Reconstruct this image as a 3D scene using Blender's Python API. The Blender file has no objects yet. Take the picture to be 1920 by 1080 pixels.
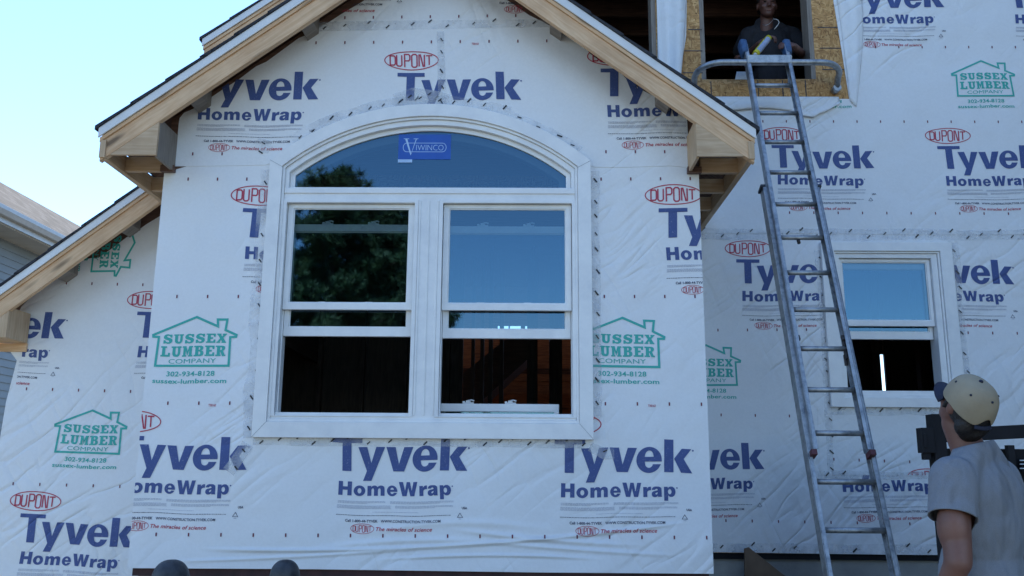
import bpy, bmesh, math, random
from mathutils import Vector, Matrix, Euler
from mathutils.geometry import tessellate_polygon

random.seed(11)
C = bpy.context.scene.collection
SC = bpy.context.scene

# ------------------------------------------------------------------ camera, sky, sun, exposure
FPX = 1653.0
CAM = Vector((0, 0, 1.55))
PITCH, YAW, ROLL = (math.radians(a) for a in (11.81, 0.893, 0.455))
cp, sp, cy, sy = math.cos(PITCH), math.sin(PITCH), math.cos(YAW), math.sin(YAW)
FWD = Vector((-sy * cp, cy * cp, sp))
_r = Vector((cy, sy, 0)); _u = _r.cross(FWD)
RGT = _r * math.cos(ROLL) + _u * math.sin(ROLL)
UPV = _u * math.cos(ROLL) - _r * math.sin(ROLL)
cam = bpy.data.cameras.new('camera'); camo = bpy.data.objects.new('camera', cam); C.objects.link(camo)
cam.sensor_width = 36; cam.lens = 36 * FPX / 1920; cam.clip_end = 2000; cam.clip_start = 0.05
camo.matrix_world = Matrix(((RGT.x, UPV.x, -FWD.x, CAM.x), (RGT.y, UPV.y, -FWD.y, CAM.y), (RGT.z, UPV.z, -FWD.z, CAM.z), (0, 0, 0, 1)))
SC.camera = camo

SUN_EL, SUN_AZ = math.radians(54), math.radians(-10)     # azimuth from +Y towards +X
W = bpy.data.worlds.new('World'); SC.world = W; W.use_nodes = True
nt = W.node_tree; bg = nt.nodes['Background']
sky = nt.nodes.new('ShaderNodeTexSky'); sky.sky_type = 'NISHITA'; sky.sun_disc = False
sky.sun_elevation = SUN_EL; sky.sun_rotation = SUN_AZ; sky.air_density = 1.1; sky.dust_density = 0.0; sky.ozone_density = 5.0
mxs = nt.nodes.new('ShaderNodeMix'); mxs.data_type = 'RGBA'; mxs.blend_type = 'MULTIPLY'; mxs.inputs[0].default_value = 1
mxs.inputs[7].default_value = (0.90, 0.94, 0.985, 1); nt.links.new(sky.outputs[0], mxs.inputs[6])
nt.links.new(mxs.outputs[2], bg.inputs[0]); bg.inputs[1].default_value = 0.13
sl = bpy.data.lights.new('sun', 'SUN'); sl.energy = 3.5; sl.angle = math.radians(0.5); sl.color = (1, 0.95, 0.87)
so = bpy.data.objects.new('sun', sl); C.objects.link(so)
sdir = Vector((math.sin(SUN_AZ) * math.cos(SUN_EL), math.cos(SUN_AZ) * math.cos(SUN_EL), math.sin(SUN_EL)))
so.rotation_euler = (-sdir).to_track_quat('-Z', 'Y').to_euler(); so.location = sdir * 60
SC.view_settings.view_transform = 'Standard'; SC.view_settings.look = 'None'
SC.view_settings.exposure = 1.48; SC.view_settings.gamma = 1
SC.cycles.use_denoising = True
SC.cycles.max_bounces = 8; SC.cycles.transparent_max_bounces = 12

def at(px, py, Y):
    d = RGT * ((px - 960) / FPX) + UPV * ((540 - py) / FPX) + FWD
    return CAM + d * (Y / d.y)

# ------------------------------------------------------------------ node helpers / materials
class NT:
    def __init__(s, name):
        s.m = bpy.data.materials.new(name); s.m.use_nodes = True
        s.t = s.m.node_tree; s.p = s.t.nodes['Principled BSDF']; s.out = s.t.nodes['Material Output']
    def n(s, typ, **kw):
        x = s.t.nodes.new('ShaderNode' + typ)
        for k, v in kw.items():
            if k.startswith('i_'):
                key = k[2:]
                x.inputs[int(key) if key.isdigit() else key.replace('_', ' ')].default_value = v
            else: setattr(x, k, v)
        return x
    def l(s, a, b): s.t.links.new(a, b)
    def math(s, op, a, b=None, c=None):
        x = s.n('Math', operation=op)
        for i, v in enumerate((a, b, c)):
            if v is None: continue
            if isinstance(v, (int, float)): x.inputs[i].default_value = v
            else: s.l(v, x.inputs[i])
        return x.outputs[0]
    def ramp(s, fac, stops):
        x = s.n('ValToRGB'); e = x.color_ramp.elements
        while len(e) < len(stops): e.new(0.5)
        for el, (p, c) in zip(e, stops):
            el.position = p; el.color = (*c, 1) if len(c) == 3 else c
        s.l(fac, x.inputs[0]); return x.outputs[0]
    def mix(s, fac, a, b, blend='MIX'):
        x = s.n('Mix', data_type='RGBA', blend_type=blend)
        for sock, v in ((x.inputs[0], fac), (x.inputs[6], a), (x.inputs[7], b)):
            if isinstance(v, (int, float)): sock.default_value = v
            elif isinstance(v, tuple): sock.default_value = (*v, 1)
            else: s.l(v, sock)
        return x.outputs[2]
    def pos(s, scale=(1, 1, 1), rot=(0, 0, 0), src='Position'):
        g = s.n('NewGeometry').outputs['Position'] if src == 'Position' else s.n('TexCoord').outputs[src]
        mp = s.n('Mapping'); mp.inputs['Scale'].default_value = scale; mp.inputs['Rotation'].default_value = rot
        s.l(g, mp.inputs[0]); return mp.outputs[0]
    def noise(s, vec, scale, detail=4, rough=0.55, out='Fac'):
        x = s.n('TexNoise'); x.inputs['Scale'].default_value = scale; x.inputs['Detail'].default_value = detail
        x.inputs['Roughness'].default_value = rough
        s.l(vec, x.inputs['Vector']); return x.outputs[0 if out == 'Fac' else 1]
    def bump(s, h, strength=0.3, dist=0.01, chain=None):
        b = s.n('Bump'); b.inputs['Strength'].default_value = strength; b.inputs['Distance'].default_value = dist
        s.l(h, b.inputs['Height'])
        if chain is not None: s.l(chain, b.inputs['Normal'])
        return b.outputs[0]
    def set(s, col=None, rough=None, metal=None, normal=None, spec=None):
        for k, v in (('Base Color', col), ('Roughness', rough), ('Metallic', metal), ('Normal', normal), ('Specular IOR Level', spec)):
            if v is None: continue
            if isinstance(v, tuple): s.p.inputs[k].default_value = (*v, 1)
            elif isinstance(v, (int, float)): s.p.inputs[k].default_value = v
            else: s.l(v, s.p.inputs[k])
        return s.m

# folds: curved ridges (x0, z0 at x0, slope, curvature, half width, height, x from, x to)
FOLDS = [(-0.9, 1.115, 0.035, 0.03, 0.012, 0.010, -1.9, 1.0), (-0.75, 1.16, 0.06, -0.10, 0.016, 0.007, -1.3, -0.1),
         (-0.15, 1.20, -0.10, 0.05, 0.014, 0.008, -0.5, 0.75), (-0.35, 1.085, 0.03, -0.06, 0.010, 0.008, -0.9, 0.5),
         (0.05, 1.14, -0.07, 0.02, 0.012, 0.007, -0.3, 0.95), (-1.5, 1.06, 0.05, 0.02, 0.010, 0.006, -2.1, -0.5),
         (-0.5, 1.26, 0.07, -0.18, 0.02, 0.006, -1.1, 0.2)]

def wrap_height(s):
    g = s.n('NewGeometry').outputs['Position']
    sep = s.n('SeparateXYZ'); s.l(g, sep.inputs[0]); X, Y, Z = sep.outputs
    h = s.math('MULTIPLY', s.noise(s.pos((1.1, 1, 1.1)), 1.4, 3), 0.042)
    def turned(ang, sc):
        r = s.n('VectorRotate', rotation_type='Y_AXIS'); s.l(g, r.inputs['Vector']); r.inputs['Angle'].default_value = math.radians(ang)
        wv = s.n('VectorMath', operation='SCALE'); s.l(s.noise(s.pos(), 0.9, 2, out='Color'), wv.inputs[0]); wv.inputs['Scale'].default_value = 0.35
        ad = s.n('VectorMath', operation='ADD'); s.l(r.outputs[0], ad.inputs[0]); s.l(wv.outputs[0], ad.inputs[1])
        mp = s.n('Mapping'); mp.inputs['Scale'].default_value = sc; s.l(ad.outputs[0], mp.inputs[0]); return mp.outputs[0]
    d1 = s.noise(turned(40, (0.8, 1, 4.5)), 1.5, 2, 0.45)
    d2 = s.noise(turned(-62, (0.7, 1, 4.0)), 1.4, 2, 0.45)
    mr = s.n('MapRange', interpolation_type='SMOOTHSTEP'); s.l(s.noise(s.pos((1, 1, 1), (.4, .1, .7)), 0.9, 2), mr.inputs[0]); mr.inputs[1].default_value = .40; mr.inputs[2].default_value = .64; msk = mr.outputs[0]
    def crease(f, w):      # sharp creases where the noise passes its middle
        return s.math('MULTIPLY', s.math('SMOOTH_MIN', s.math('ABSOLUTE', s.math('SUBTRACT', f, 0.5)), 0.06, 0.05), s.math('MULTIPLY', msk, w))
    h = s.math('ADD', h, crease(d1, 0.12)); h = s.math('ADD', h, crease(d2, 0.09))
    h = s.math('ADD', h, s.math('MULTIPLY', s.noise(s.pos((1, 1, 1)), 9, 4, 0.6), 0.0036))
    for (x0, z0, sl_, cu_, w_, a_, xa, xb) in FOLDS:
        dx = s.math('SUBTRACT', X, x0)
        c = s.math('ADD', s.math('MULTIPLY', dx, sl_), s.math('MULTIPLY', s.math('MULTIPLY', dx, dx), cu_))
        d = s.math('SUBTRACT', s.math('SUBTRACT', Z, z0), c)
        q = s.math('DIVIDE', d, w_)
        e = s.math('POWER', 2.718, s.math('MULTIPLY', s.math('MULTIPLY', q, q), -1))
        m1 = s.n('MapRange', interpolation_type='SMOOTHSTEP'); s.l(X, m1.inputs[0]); m1.inputs[1].default_value = xa; m1.inputs[2].default_value = xa + 0.4
        m2 = s.n('MapRange', interpolation_type='SMOOTHSTEP'); s.l(X, m2.inputs[0]); m2.inputs[1].default_value = xb; m2.inputs[2].default_value = xb - 0.4
        my = s.math('LESS_THAN', Y, 5.6)
        e = s.math('MULTIPLY', s.math('MULTIPLY', e, m1.outputs[0]), s.math('MULTIPLY', m2.outputs[0], my))
        h = s.math('ADD', h, s.math('MULTIPLY', e, a_ * 1.0))
    return h

def wrap_mat(name, col, rough=0.55, mott=0.05, worn=False):
    s = NT(name)
    f = s.noise(s.pos((1, 1, 1)), 55, 6, 0.7); f2 = s.noise(s.pos((1, 1, 1)), 3.0, 4)
    k = s.math('ADD', s.math('MULTIPLY', s.math('SUBTRACT', f, 0.5), mott * 3), s.math('ADD', s.math('MULTIPLY', s.math('SUBTRACT', f2, 0.5), mott * 1.2), 1.0))
    cc = s.mix(1.0, col, s.n('CombineColor').outputs[0], 'MULTIPLY')
    comb = [n for n in s.t.nodes if n.type == 'COMBINE_COLOR'][-1]
    for i in range(3): s.l(k, comb.inputs[i])
    if worn:       # thin ink lets the white fibre show through in specks
        w = s.ramp(s.noise(s.pos((1, 1, 1)), 120, 3, 0.7), [(0.60, (0, 0, 0)), (0.74, (0.35, 0.35, 0.35))])
        cc = s.mix(w, cc, (0.62, 0.64, 0.68))
    return s.set(cc, rough, 0, s.bump(wrap_height(s), 0.9, 1.0), 0.35)

M = {}
M['wrap'] = wrap_mat('house wrap white', (0.79, 0.80, 0.81))
M['blue'] = wrap_mat('print blue', (0.06, 0.095, 0.26), worn=True)
M['red'] = wrap_mat('print red', (0.47, 0.045, 0.085), worn=True)
M['green'] = wrap_mat('print green', (0.05, 0.43, 0.37), worn=True)
M['greyink'] = wrap_mat('print fine grey', (0.40, 0.43, 0.52))
M['tickink'] = wrap_mat('print dark red', (0.17, 0.035, 0.06))
M['darkink'] = wrap_mat('print dark', (0.06, 0.07, 0.12))
M['tapeink'] = wrap_mat('tape mark', (0.012, 0.014, 0.02), 0.35)

def wood_mat(name, a, b, knots=True, sc=1.0, rough=0.65):
    s = NT(name)
    uv = s.n('UVMap').outputs[0]
    mp = s.n('Mapping'); mp.inputs['Scale'].default_value = (1.3 * sc, 26 * sc, 1); s.l(uv, mp.inputs[0])
    warp = s.noise(s.pos((1, 1, 1), src='UV'), 3, 2, out='Color')
    uvw = s.n('VectorMath', operation='ADD'); s.l(mp.outputs[0], uvw.inputs[0]); s.l(warp, uvw.inputs[1])
    g = s.noise(uvw.outputs[0], 2.2, 6, 0.65)
    mp2 = s.n('Mapping'); mp2.inputs['Scale'].default_value = (0.55, 5, 1); s.l(uv, mp2.inputs[0])
    big = s.noise(mp2.outputs[0], 2.0, 2)
    wv = s.math('SINE', s.math('MULTIPLY', big, 60))
    g2 = s.math('ADD', s.math('MULTIPLY', g, 0.75), s.math('MULTIPLY', wv, 0.06))
    col = s.ramp(g2, [(0.25, b), (0.62, a)])
    if knots:
        v = s.n('TexVoronoi'); mk = s.n('Mapping'); mk.inputs['Scale'].default_value = (1.7, 8, 1); s.l(uv, mk.inputs[0])
        s.l(mk.outputs[0], v.inputs['Vector']); v.inputs['Scale'].default_value = 1.0
        kf = s.ramp(v.outputs['Distance'], [(0.07, (1, 1, 1)), (0.19, (0, 0, 0))])
        col = s.mix(kf, col, tuple(x * 0.35 for x in b))
    mot = s.ramp(s.noise(s.pos((1, 1, 1)), 5, 4), [(0.3, (0.80, 0.78, 0.76)), (0.7, (1, 1, 1))])
    col = s.mix(1.0, col, mot, 'MULTIPLY')
    return s.set(col, rough, 0, s.bump(g, 0.35, 0.004))

M['pine'] = wood_mat('pine lumber', (0.86, 0.61, 0.38), (0.68, 0.42, 0.23))
M['pine_new'] = wood_mat('pine lumber pale', (0.70, 0.52, 0.34), (0.54, 0.36, 0.21), knots=False)
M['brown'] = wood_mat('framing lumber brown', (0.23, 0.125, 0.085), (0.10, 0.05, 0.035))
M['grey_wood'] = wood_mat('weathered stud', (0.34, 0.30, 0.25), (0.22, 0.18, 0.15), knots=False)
M['dim_wood'] = wood_mat('framing lumber darkened for shade', (0.12, 0.095, 0.08), (0.06, 0.048, 0.042), knots=False)  # framing lumber darkened so the rooms inside look unlit
M['orange_wood'] = wood_mat('board tinted by warm light', (0.45, 0.16, 0.05), (0.22, 0.07, 0.02))  # orange colour stands in for warm light falling on the boards

def osb():
    s = NT('strand board')
    v = s.n('TexVoronoi', distance='CHEBYCHEV'); s.l(s.pos((9, 9, 26), (0, 0.5, 0)), v.inputs['Vector']); v.inputs['Scale'].default_value = 3.6
    v2 = s.n('TexVoronoi', distance='CHEBYCHEV'); s.l(s.pos((24, 9, 8), (0, -0.4, 0)), v2.inputs['Vector']); v2.inputs['Scale'].default_value = 3.6
    sel = s.math('GREATER_THAN', s.noise(s.pos(), 14, 2), 0.5)
    c = s.mix(sel, v.outputs['Color'], v2.outputs['Color'])
    bw = s.n('RGBToBW'); s.l(c, bw.inputs[0])
    col = s.ramp(bw.outputs[0], [(0.1, (0.33, 0.16, 0.05)), (0.45, (0.60, 0.32, 0.11)), (0.9, (0.76, 0.47, 0.20))])
    dk = s.ramp(s.noise(s.pos(), 38, 3, 0.7), [(0.30, (0.25, 0.2, 0.15)), (0.38, (1, 1, 1))])
    col = s.mix(1.0, col, dk, 'MULTIPLY')
    big = s.ramp(s.noise(s.pos(), 3, 3), [(0.35, (0.72, 0.68, 0.6)), (0.65, (1, 1, 1))])
    col = s.mix(1.0, col, big, 'MULTIPLY')
    return s.set(col, 0.7, 0, s.bump(bw.outputs[0], 0.3, 0.003))
M['osb'] = osb()

def vinyl():
    s = NT('white vinyl')
    d = s.ramp(s.noise(s.pos(), 7, 5, 0.65), [(0.3, (0.74, 0.745, 0.75)), (0.6, (0.84, 0.84, 0.83))])
    return s.set(d, 0.38, 0, s.bump(s.noise(s.pos(), 30, 3), 0.05, 0.004))
M['vinyl'] = vinyl()
def trimmetal():
    s = NT('white coated aluminium')
    d = s.ramp(s.noise(s.pos(), 5, 4), [(0.3, (0.66, 0.67, 0.67)), (0.65, (0.76, 0.76, 0.75))])
    return s.set(d, 0.35, 0, s.bump(s.noise(s.pos((1, 1, 1)), 4, 2), 0.25, 0.02))
M['trim'] = trimmetal()

def shingle(name, a, b, row=0.14, axis='Y', tab=0.3):
    s = NT(name)
    br = s.n('TexBrick'); br.offset = 0.5
    uv = s.n('UVMap').outputs[0]
    s.l(uv, br.inputs['Vector'])
    br.inputs['Scale'].default_value = 1; br.inputs['Brick Width'].default_value = tab; br.inputs['Row Height'].default_value = row
    br.inputs['Mortar Size'].default_value = 0.006; br.inputs['Color1'].default_value = (*a, 1); br.inputs['Color2'].default_value = (*b, 1)
    br.inputs['Mortar'].default_value = (a[0] * .35, a[1] * .35, a[2] * .35, 1); br.inputs['Bias'].default_value = 0.1
    gr = s.ramp(s.noise(s.pos(), 60, 4, 0.8), [(0.3, (0.55, 0.55, 0.55)), (0.7, (1.25, 1.25, 1.25))])
    col = s.mix(1.0, br.outputs[0], gr, 'MULTIPLY')
    return s.set(col, 0.9, 0, s.bump(br.outputs[1], -0.6, 0.01))
M['shingle'] = shingle('dark shingle', (0.022, 0.024, 0.032), (0.04, 0.042, 0.05))
M['shingle2'] = shingle('grey brown shingle', (0.010, 0.010, 0.011), (0.075, 0.070, 0.068), 0.13, tab=.22)

def glass():
    s = NT('window glass')
    g = s.n('BsdfGlossy'); g.inputs['Roughness'].default_value = 0.022; g.inputs['Color'].default_value = (0.40, 0.70, 0.92, 1)
    t = s.n('BsdfTransparent'); t.inputs['Color'].default_value = (0.42, 0.50, 0.52, 1)
    fr = s.n('LayerWeight'); fr.inputs['Blend'].default_value = 0.25
    f = s.math('ADD', s.math('MULTIPLY', fr.outputs['Fresnel'], 0.7), 0.14)
    b = s.bump(s.noise(s.pos(), 1.3, 2), 0.03, 0.02); s.l(b, g.inputs['Normal'])
    mx = s.n('MixShader'); s.l(f, mx.inputs[0]); s.l(t.outputs[0], mx.inputs[1]); s.l(g.outputs[0], mx.inputs[2])
    s.l(mx.outputs[0], s.out.inputs[0]); return s.m
M['glass'] = glass()

def tape():
    s = NT('seam tape')
    n = s.noise(s.pos((1, 1, 1)), 14, 4, 0.65)
    s.set(s.ramp(n, [(0.35, (0.60, 0.63, 0.68)), (0.6, (0.74, 0.76, 0.79))]), 0.28, 0, s.bump(s.noise(s.pos(), 22, 5, 0.7), 0.7, 0.012))
    t = s.n('BsdfTransparent'); mx = s.n('MixShader')
    s.l(s.ramp(s.noise(s.pos(), 9, 3), [(0.35, (0.06,) * 3), (0.7, (0.5,) * 3)]), mx.inputs[0])
    s.l(t.outputs[0], mx.inputs[1]); s.l(s.p.outputs[0], mx.inputs[2]); s.l(mx.outputs[0], s.out.inputs[0]); return s.m
M['tape'] = tape()

def alu():
    s = NT('ladder aluminium')
    n = s.noise(s.pos((1, 1, 1)), 18, 5, 0.7)
    return s.set(s.ramp(n, [(0.3, (0.20, 0.215, 0.23)), (0.55, (0.42, 0.435, 0.45)), (0.8, (0.56, 0.57, 0.58))]), s.math('ADD', s.math('MULTIPLY', n, 0.35), 0.32), 0.75,
                 s.bump(s.noise(s.pos(), 60, 3), 0.1, 0.003))
M['alu'] = alu()

def simple(name, a, b=None, rough=0.6, metal=0.0, scale=12, bump=0.15, bscale=None, bdist=0.006):
    s = NT(name); b = b or tuple(x * 0.75 for x in a)
    n = s.noise(s.pos(src='Object'), scale, 5, 0.6)
    nb = s.noise(s.pos(src='Object'), bscale or scale * 3, 4)
    return s.set(s.ramp(n, [(0.3, b), (0.7, a)]), rough, metal, s.bump(nb, bump, bdist))
M['concrete'] = simple('foundation concrete', (0.36, 0.36, 0.34), (0.24, 0.24, 0.235), 0.9, scale=3, bump=0.4, bscale=30)
M['sillred'] = simple('sill plate', (0.075, 0.03, 0.03), (0.03, 0.016, 0.018), 0.8)
M['sand'] = simple('sandy ground', (0.17, 0.16, 0.13), (0.10, 0.10, 0.075), 0.95, scale=1.2, bump=0.6, bscale=9, bdist=0.05)
M['blackrub'] = simple('black rubber', (0.045, 0.047, 0.052), (0.014, 0.016, 0.022), 0.5, scale=30, bump=0.35, bscale=60)
M['blacksteel'] = simple('black painted steel', (0.010, 0.010, 0.013), (0.005, 0.005, 0.007), 0.9, scale=8, bump=0.2)
M['redplast'] = simple('red plastic', (0.11, 0.025, 0.03), rough=0.5)
M['darkmetal'] = simple('dark casting', (0.10, 0.085, 0.08), (0.04, 0.035, 0.035), 0.5, 0.5)
M['mitt'] = simple('blue rubber mitt', (0.05, 0.12, 0.25), (0.03, 0.07, 0.16), 0.55, scale=40, bump=0.3)
M['whiteworn'] = simple('worn white patch', (0.65, 0.68, 0.70), (0.35, 0.42, 0.48), 0.6, scale=30)
M['yellow'] = simple('yellow tube', (0.62, 0.55, 0.03), (0.50, 0.43, 0.02), 0.35)
M['label'] = simple('tube label', (0.45, 0.50, 0.62), (0.22, 0.27, 0.42), 0.4, scale=60)
M['whiteplast'] = simple('white plastic', (0.75, 0.75, 0.74), (0.62, 0.63, 0.64), 0.4)
M['stickblue'] = simple('blue sticker', (0.015, 0.10, 0.45), (0.012, 0.08, 0.38), 0.4)
M['stickink'] = simple('sticker print', (0.45, 0.62, 0.85), (0.38, 0.55, 0.8), 0.4)
M['siding'] = simple('grey blue siding', (0.19, 0.225, 0.25), (0.16, 0.195, 0.22), 0.6, scale=2, bump=0.1)
M['soffit'] = simple('vinyl soffit', (0.44, 0.42, 0.37), (0.36, 0.34, 0.30), 0.6, scale=3)
M['gutter'] = simple('gutter aluminium', (0.42, 0.43, 0.43), (0.34, 0.35, 0.35), 0.3)
M['cardboard'] = simple('brown offcut', (0.20, 0.135, 0.09), (0.12, 0.08, 0.055), 0.8, scale=6)
M['bark'] = simple('pine bark', (0.14, 0.09, 0.06), (0.07, 0.045, 0.03), 0.9, scale=10, bump=0.8)
M['skin'] = simple('skin', (0.23, 0.105, 0.075), (0.15, 0.065, 0.046), 0.5, scale=9, bump=0.12, bscale=60)
M['skin2'] = simple('tanned skin', (0.15, 0.068, 0.052), (0.09, 0.04, 0.032), 0.5, scale=9, bump=0.12, bscale=60)
M['hair'] = simple('dark hair', (0.018, 0.013, 0.011), (0.008, 0.006, 0.006), 0.55, scale=60, bump=0.8, bscale=90)
M['capcloth'] = simple('khaki cap cloth', (0.36, 0.295, 0.20), (0.28, 0.225, 0.15), 0.85, scale=8, bump=0.35, bscale=120, bdist=0.003)
M['navy'] = simple('navy cloth', (0.016, 0.02, 0.045), (0.009, 0.011, 0.026), 0.8, scale=20)
M['lip'] = simple('lips', (0.24, 0.09, 0.08), rough=0.5)
M['jeans'] = simple('denim', (0.07, 0.10, 0.18), (0.035, 0.05, 0.10), 0.85, scale=20)
def teemat(name, a, b):
    s = NT(name)
    n = s.noise(s.pos(src='Object'), 260, 3, 0.8); f = s.noise(s.pos((1, 1, 0.45), (0.3, 0.2, 0), src='Object'), 5, 3, 0.5)
    return s.set(s.ramp(n, [(0.3, b), (0.7, a)]), 0.9, 0, s.bump(f, 1.0, 0.13, s.bump(n, 0.2, 0.003)))
M['tee'] = teemat('heather grey jersey', (0.235, 0.245, 0.27), (0.18, 0.19, 0.21))
M['blacktee'] = teemat('black jersey', (0.022, 0.023, 0.03), (0.012, 0.013, 0.018))
def needles():
    s = NT('pine needles')
    oi = s.n('NewGeometry').outputs['Random Per Island']
    return s.set(s.ramp(oi, [(0.0, (0.022, 0.048, 0.018)), (0.6, (0.05, 0.095, 0.03)), (1.0, (0.10, 0.14, 0.05))]), 0.6)
M['needle'] = needles()

# ------------------------------------------------------------------ mesh helpers
class MB:
    def __init__(s): s.v = []; s.f = []; s.m = []; s.g = []; s.sm = []
    def face(s, idx, mi=0, g=None, sm=False): s.f.append(idx); s.m.append(mi); s.g.append(g); s.sm.append(sm)
    def poly(s, pts, mi=0, g=None):
        b = len(s.v); s.v += [Vector(p) for p in pts]; s.face(list(range(b, b + len(pts))), mi, g); return s
    def box(s, x0, x1, y0, y1, z0, z1, mi=0, g=None):
        if g is None:
            d = (x1 - x0, y1 - y0, z1 - z0); k = d.index(max(d)); g = ((1, 0, 0), (0, 1, 0), (0, 0, 1))[k]
        g = (Vector(g), random.random() * 9, random.random() * 9)
        b = len(s.v)
        s.v += [Vector(p) for p in ((x0, y0, z0), (x1, y0, z0), (x1, y1, z0), (x0, y1, z0), (x0, y0, z1), (x1, y0, z1), (x1, y1, z1), (x0, y1, z1))]
        for q in ((3, 2, 1, 0), (4, 5, 6, 7), (0, 1, 5, 4), (1, 2, 6, 5), (2, 3, 7, 6), (3, 0, 4, 7)): s.face([b + i for i in q], mi, g)
        return s
    def beam(s, p0, p1, w, h, up=(0, 0, 1), mi=0):
        p0, p1 = Vector(p0), Vector(p1); a = (p1 - p0).normalized(); up = Vector(up)
        side = a.cross(up).normalized(); up = side.cross(a).normalized(); b = len(s.v)
        g = (a, random.random() * 9, random.random() * 9)
        for p in (p0, p1):
            for (i, j) in ((-1, -1), (1, -1), (1, 1), (-1, 1)): s.v.append(p + side * (i * w / 2) + up * (j * h / 2))
        for q in ((3, 2, 1, 0), (4, 5, 6, 7), (0, 1, 5, 4), (1, 2, 6, 5), (2, 3, 7, 6), (3, 0, 4, 7)): s.face([b + i for i in q], mi, g)
        return s
    def prism(s, contours, y0, y1, mi=0, mi_side=None, mi_back=None, grain=(1, 0, 0), caps=(True, True)):
        """contours: outline then holes, as (x, z); extruded from y0 (front) to y1"""
        if mi_side is None: mi_side = mi
        if mi_back is None: mi_back = mi_side
        g = (Vector(grain), random.random() * 9, random.random() * 9)
        cs = []
        for k, c in enumerate(contours):
            ar = sum(c[i][0] * c[(i + 1) % len(c)][1] - c[(i + 1) % len(c)][0] * c[i][1] for i in range(len(c)))
            c = list(c)
            if (ar > 0) != (k == 0): c.reverse()
            cs.append(c)
        flat = [p for c in cs for p in c]
        tris = tessellate_polygon([[Vector((p[0], p[1], 0)) for p in c] for c in cs])
        b = len(s.v); n = len(flat)
        s.v += [Vector((p[0], y0, p[1])) for p in flat]
        two = y1 is not None
        if two: s.v += [Vector((p[0], y1, p[1])) for p in flat]
        for t in tris:
            a_, b_, c_ = (flat[i] for i in t)
            cr = (b_[0] - a_[0]) * (c_[1] - a_[1]) - (c_[0] - a_[0]) * (b_[1] - a_[1])
            if abs(cr) < 1e-12: continue
            t = list(t) if cr > 0 else [t[0], t[2], t[1]]
            if caps[0]: s.face([b + i for i in t], mi, g)
            if two and caps[1]: s.face([b + n + i for i in reversed(t)], mi_back, g)
        if two:
            o = 0
            for c in cs:
                m_ = len(c)
                for i in range(m_):
                    j = (i + 1) % m_
                    s.face([b + o + j, b + o + i, b + n + o + i, b + n + o + j], mi_side, g)
                o += m_
        return s
    def tube(s, pts, r, n=10, mi=0, closed=False, cap=True, sx=1.0):
        pts = [Vector(p) for p in pts]; rs = r if isinstance(r, (list, tuple)) else [r] * len(pts)
        b = len(s.v); prev = None; m_ = len(pts)
        for i, p in enumerate(pts):
            d = (pts[(i + 1) % m_] - pts[i - 1]) if closed else (pts[min(i + 1, m_ - 1)] - pts[max(i - 1, 0)])
            d.normalize()
            if prev is None:
                q = Vector((0, 0, 1)) if abs(d.z) < 0.9 else Vector((0, 1, 0)); prev = d.cross(q).normalized()
            prev = (prev - d * prev.dot(d)).normalized(); w = d.cross(prev)
            for k in range(n):
                a = 2 * math.pi * k / n; s.v.append(p + (prev * math.cos(a) * sx + w * math.sin(a)) * rs[i])
        g = None
        for i in range(m_ if closed else m_ - 1):
            j = (i + 1) % m_
            for k in range(n):
                s.face([b + i * n + k, b + i * n + (k + 1) % n, b + j * n + (k + 1) % n, b + j * n + k], mi, g, True)
        if cap and not closed:
            s.face([b + k for k in reversed(range(n))], mi); s.face([b + (m_ - 1) * n + k for k in range(n)], mi)
        return s
    def loft(s, rings, mi=0, cap=True, smooth=True):
        b = len(s.v); n = len(rings[0])
        for r in rings: s.v += [Vector(p) for p in r]
        for i in range(len(rings) - 1):
            for k in range(n): s.face([b + i * n + k, b + i * n + (k + 1) % n, b + (i + 1) * n + (k + 1) % n, b + (i + 1) * n + k], mi, None, smooth)
        if cap:
            s.face([b + k for k in reversed(range(n))], mi); e = b + (len(rings) - 1) * n; s.face([e + k for k in range(n)], mi)
        return s
    def grid(s, fn, nu, nv, mi=0, thick=None):
        b = len(s.v)
        for i in range(nu + 1):
            for j in range(nv + 1): s.v.append(Vector(fn(i / nu, j / nv)))
        for i in range(nu):
            for j in range(nv):
                q = b + i * (nv + 1) + j; s.face([q, q + 1, q + nv + 2, q + nv + 1], mi, None, True)
        return s
    def add(s, other, mat4=None, mi=None):
        b = len(s.v); s.v += [(mat4 @ v) if mat4 else v.copy() for v in other.v]
        for f, m_, g, sm in zip(other.f, other.m, other.g, other.sm): s.face([b + i for i in f], m_ if mi is None else mi, g, sm)
        return s
    def mesh(s, name, mats):
        me = bpy.data.meshes.new(name); me.from_pydata([tuple(v) for v in s.v], [], s.f)
        for m_ in mats: me.materials.append(m_)
        uv = me.uv_layers.new(name='UVMap')
        for p, mi, g, sm in zip(me.polygons, s.m, s.g, s.sm):
            p.material_index = mi; p.use_smooth = sm
            a, o1, o2 = g if g else (Vector((1, 0, 0)), 0, 0)
            n = p.normal
            if abs(n.dot(a)) > 0.9: a = Vector((0, 0, 1)) if abs(n.z) < 0.9 else Vector((0, 1, 0))
            bb = n.cross(a)
            for li in p.loop_indices:
                co = me.vertices[me.loops[li].vertex_index].co
                uv.data[li].uv = (co.dot(a) + o1, co.dot(bb) + o2)
        me.update(); return me
    def build(s, name, mats, parent=None, bevel=0, solid=0):
        if not isinstance(mats, (list, tuple)): mats = [mats]
        o = bpy.data.objects.new(name, s.mesh(name, mats)); C.objects.link(o)
        if parent is not None:
            o.parent = parent; o.matrix_parent_inverse = parent.matrix_world.inverted()
        if solid:
            md = o.modifiers.new('thickness', 'SOLIDIFY'); md.thickness = solid; md.offset = 0
        if bevel:
            md = o.modifiers.new('edge', 'BEVEL'); md.width = bevel; md.segments = 2; md.limit_method = 'ANGLE'; md.angle_limit = math.radians(40)
        return o

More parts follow.
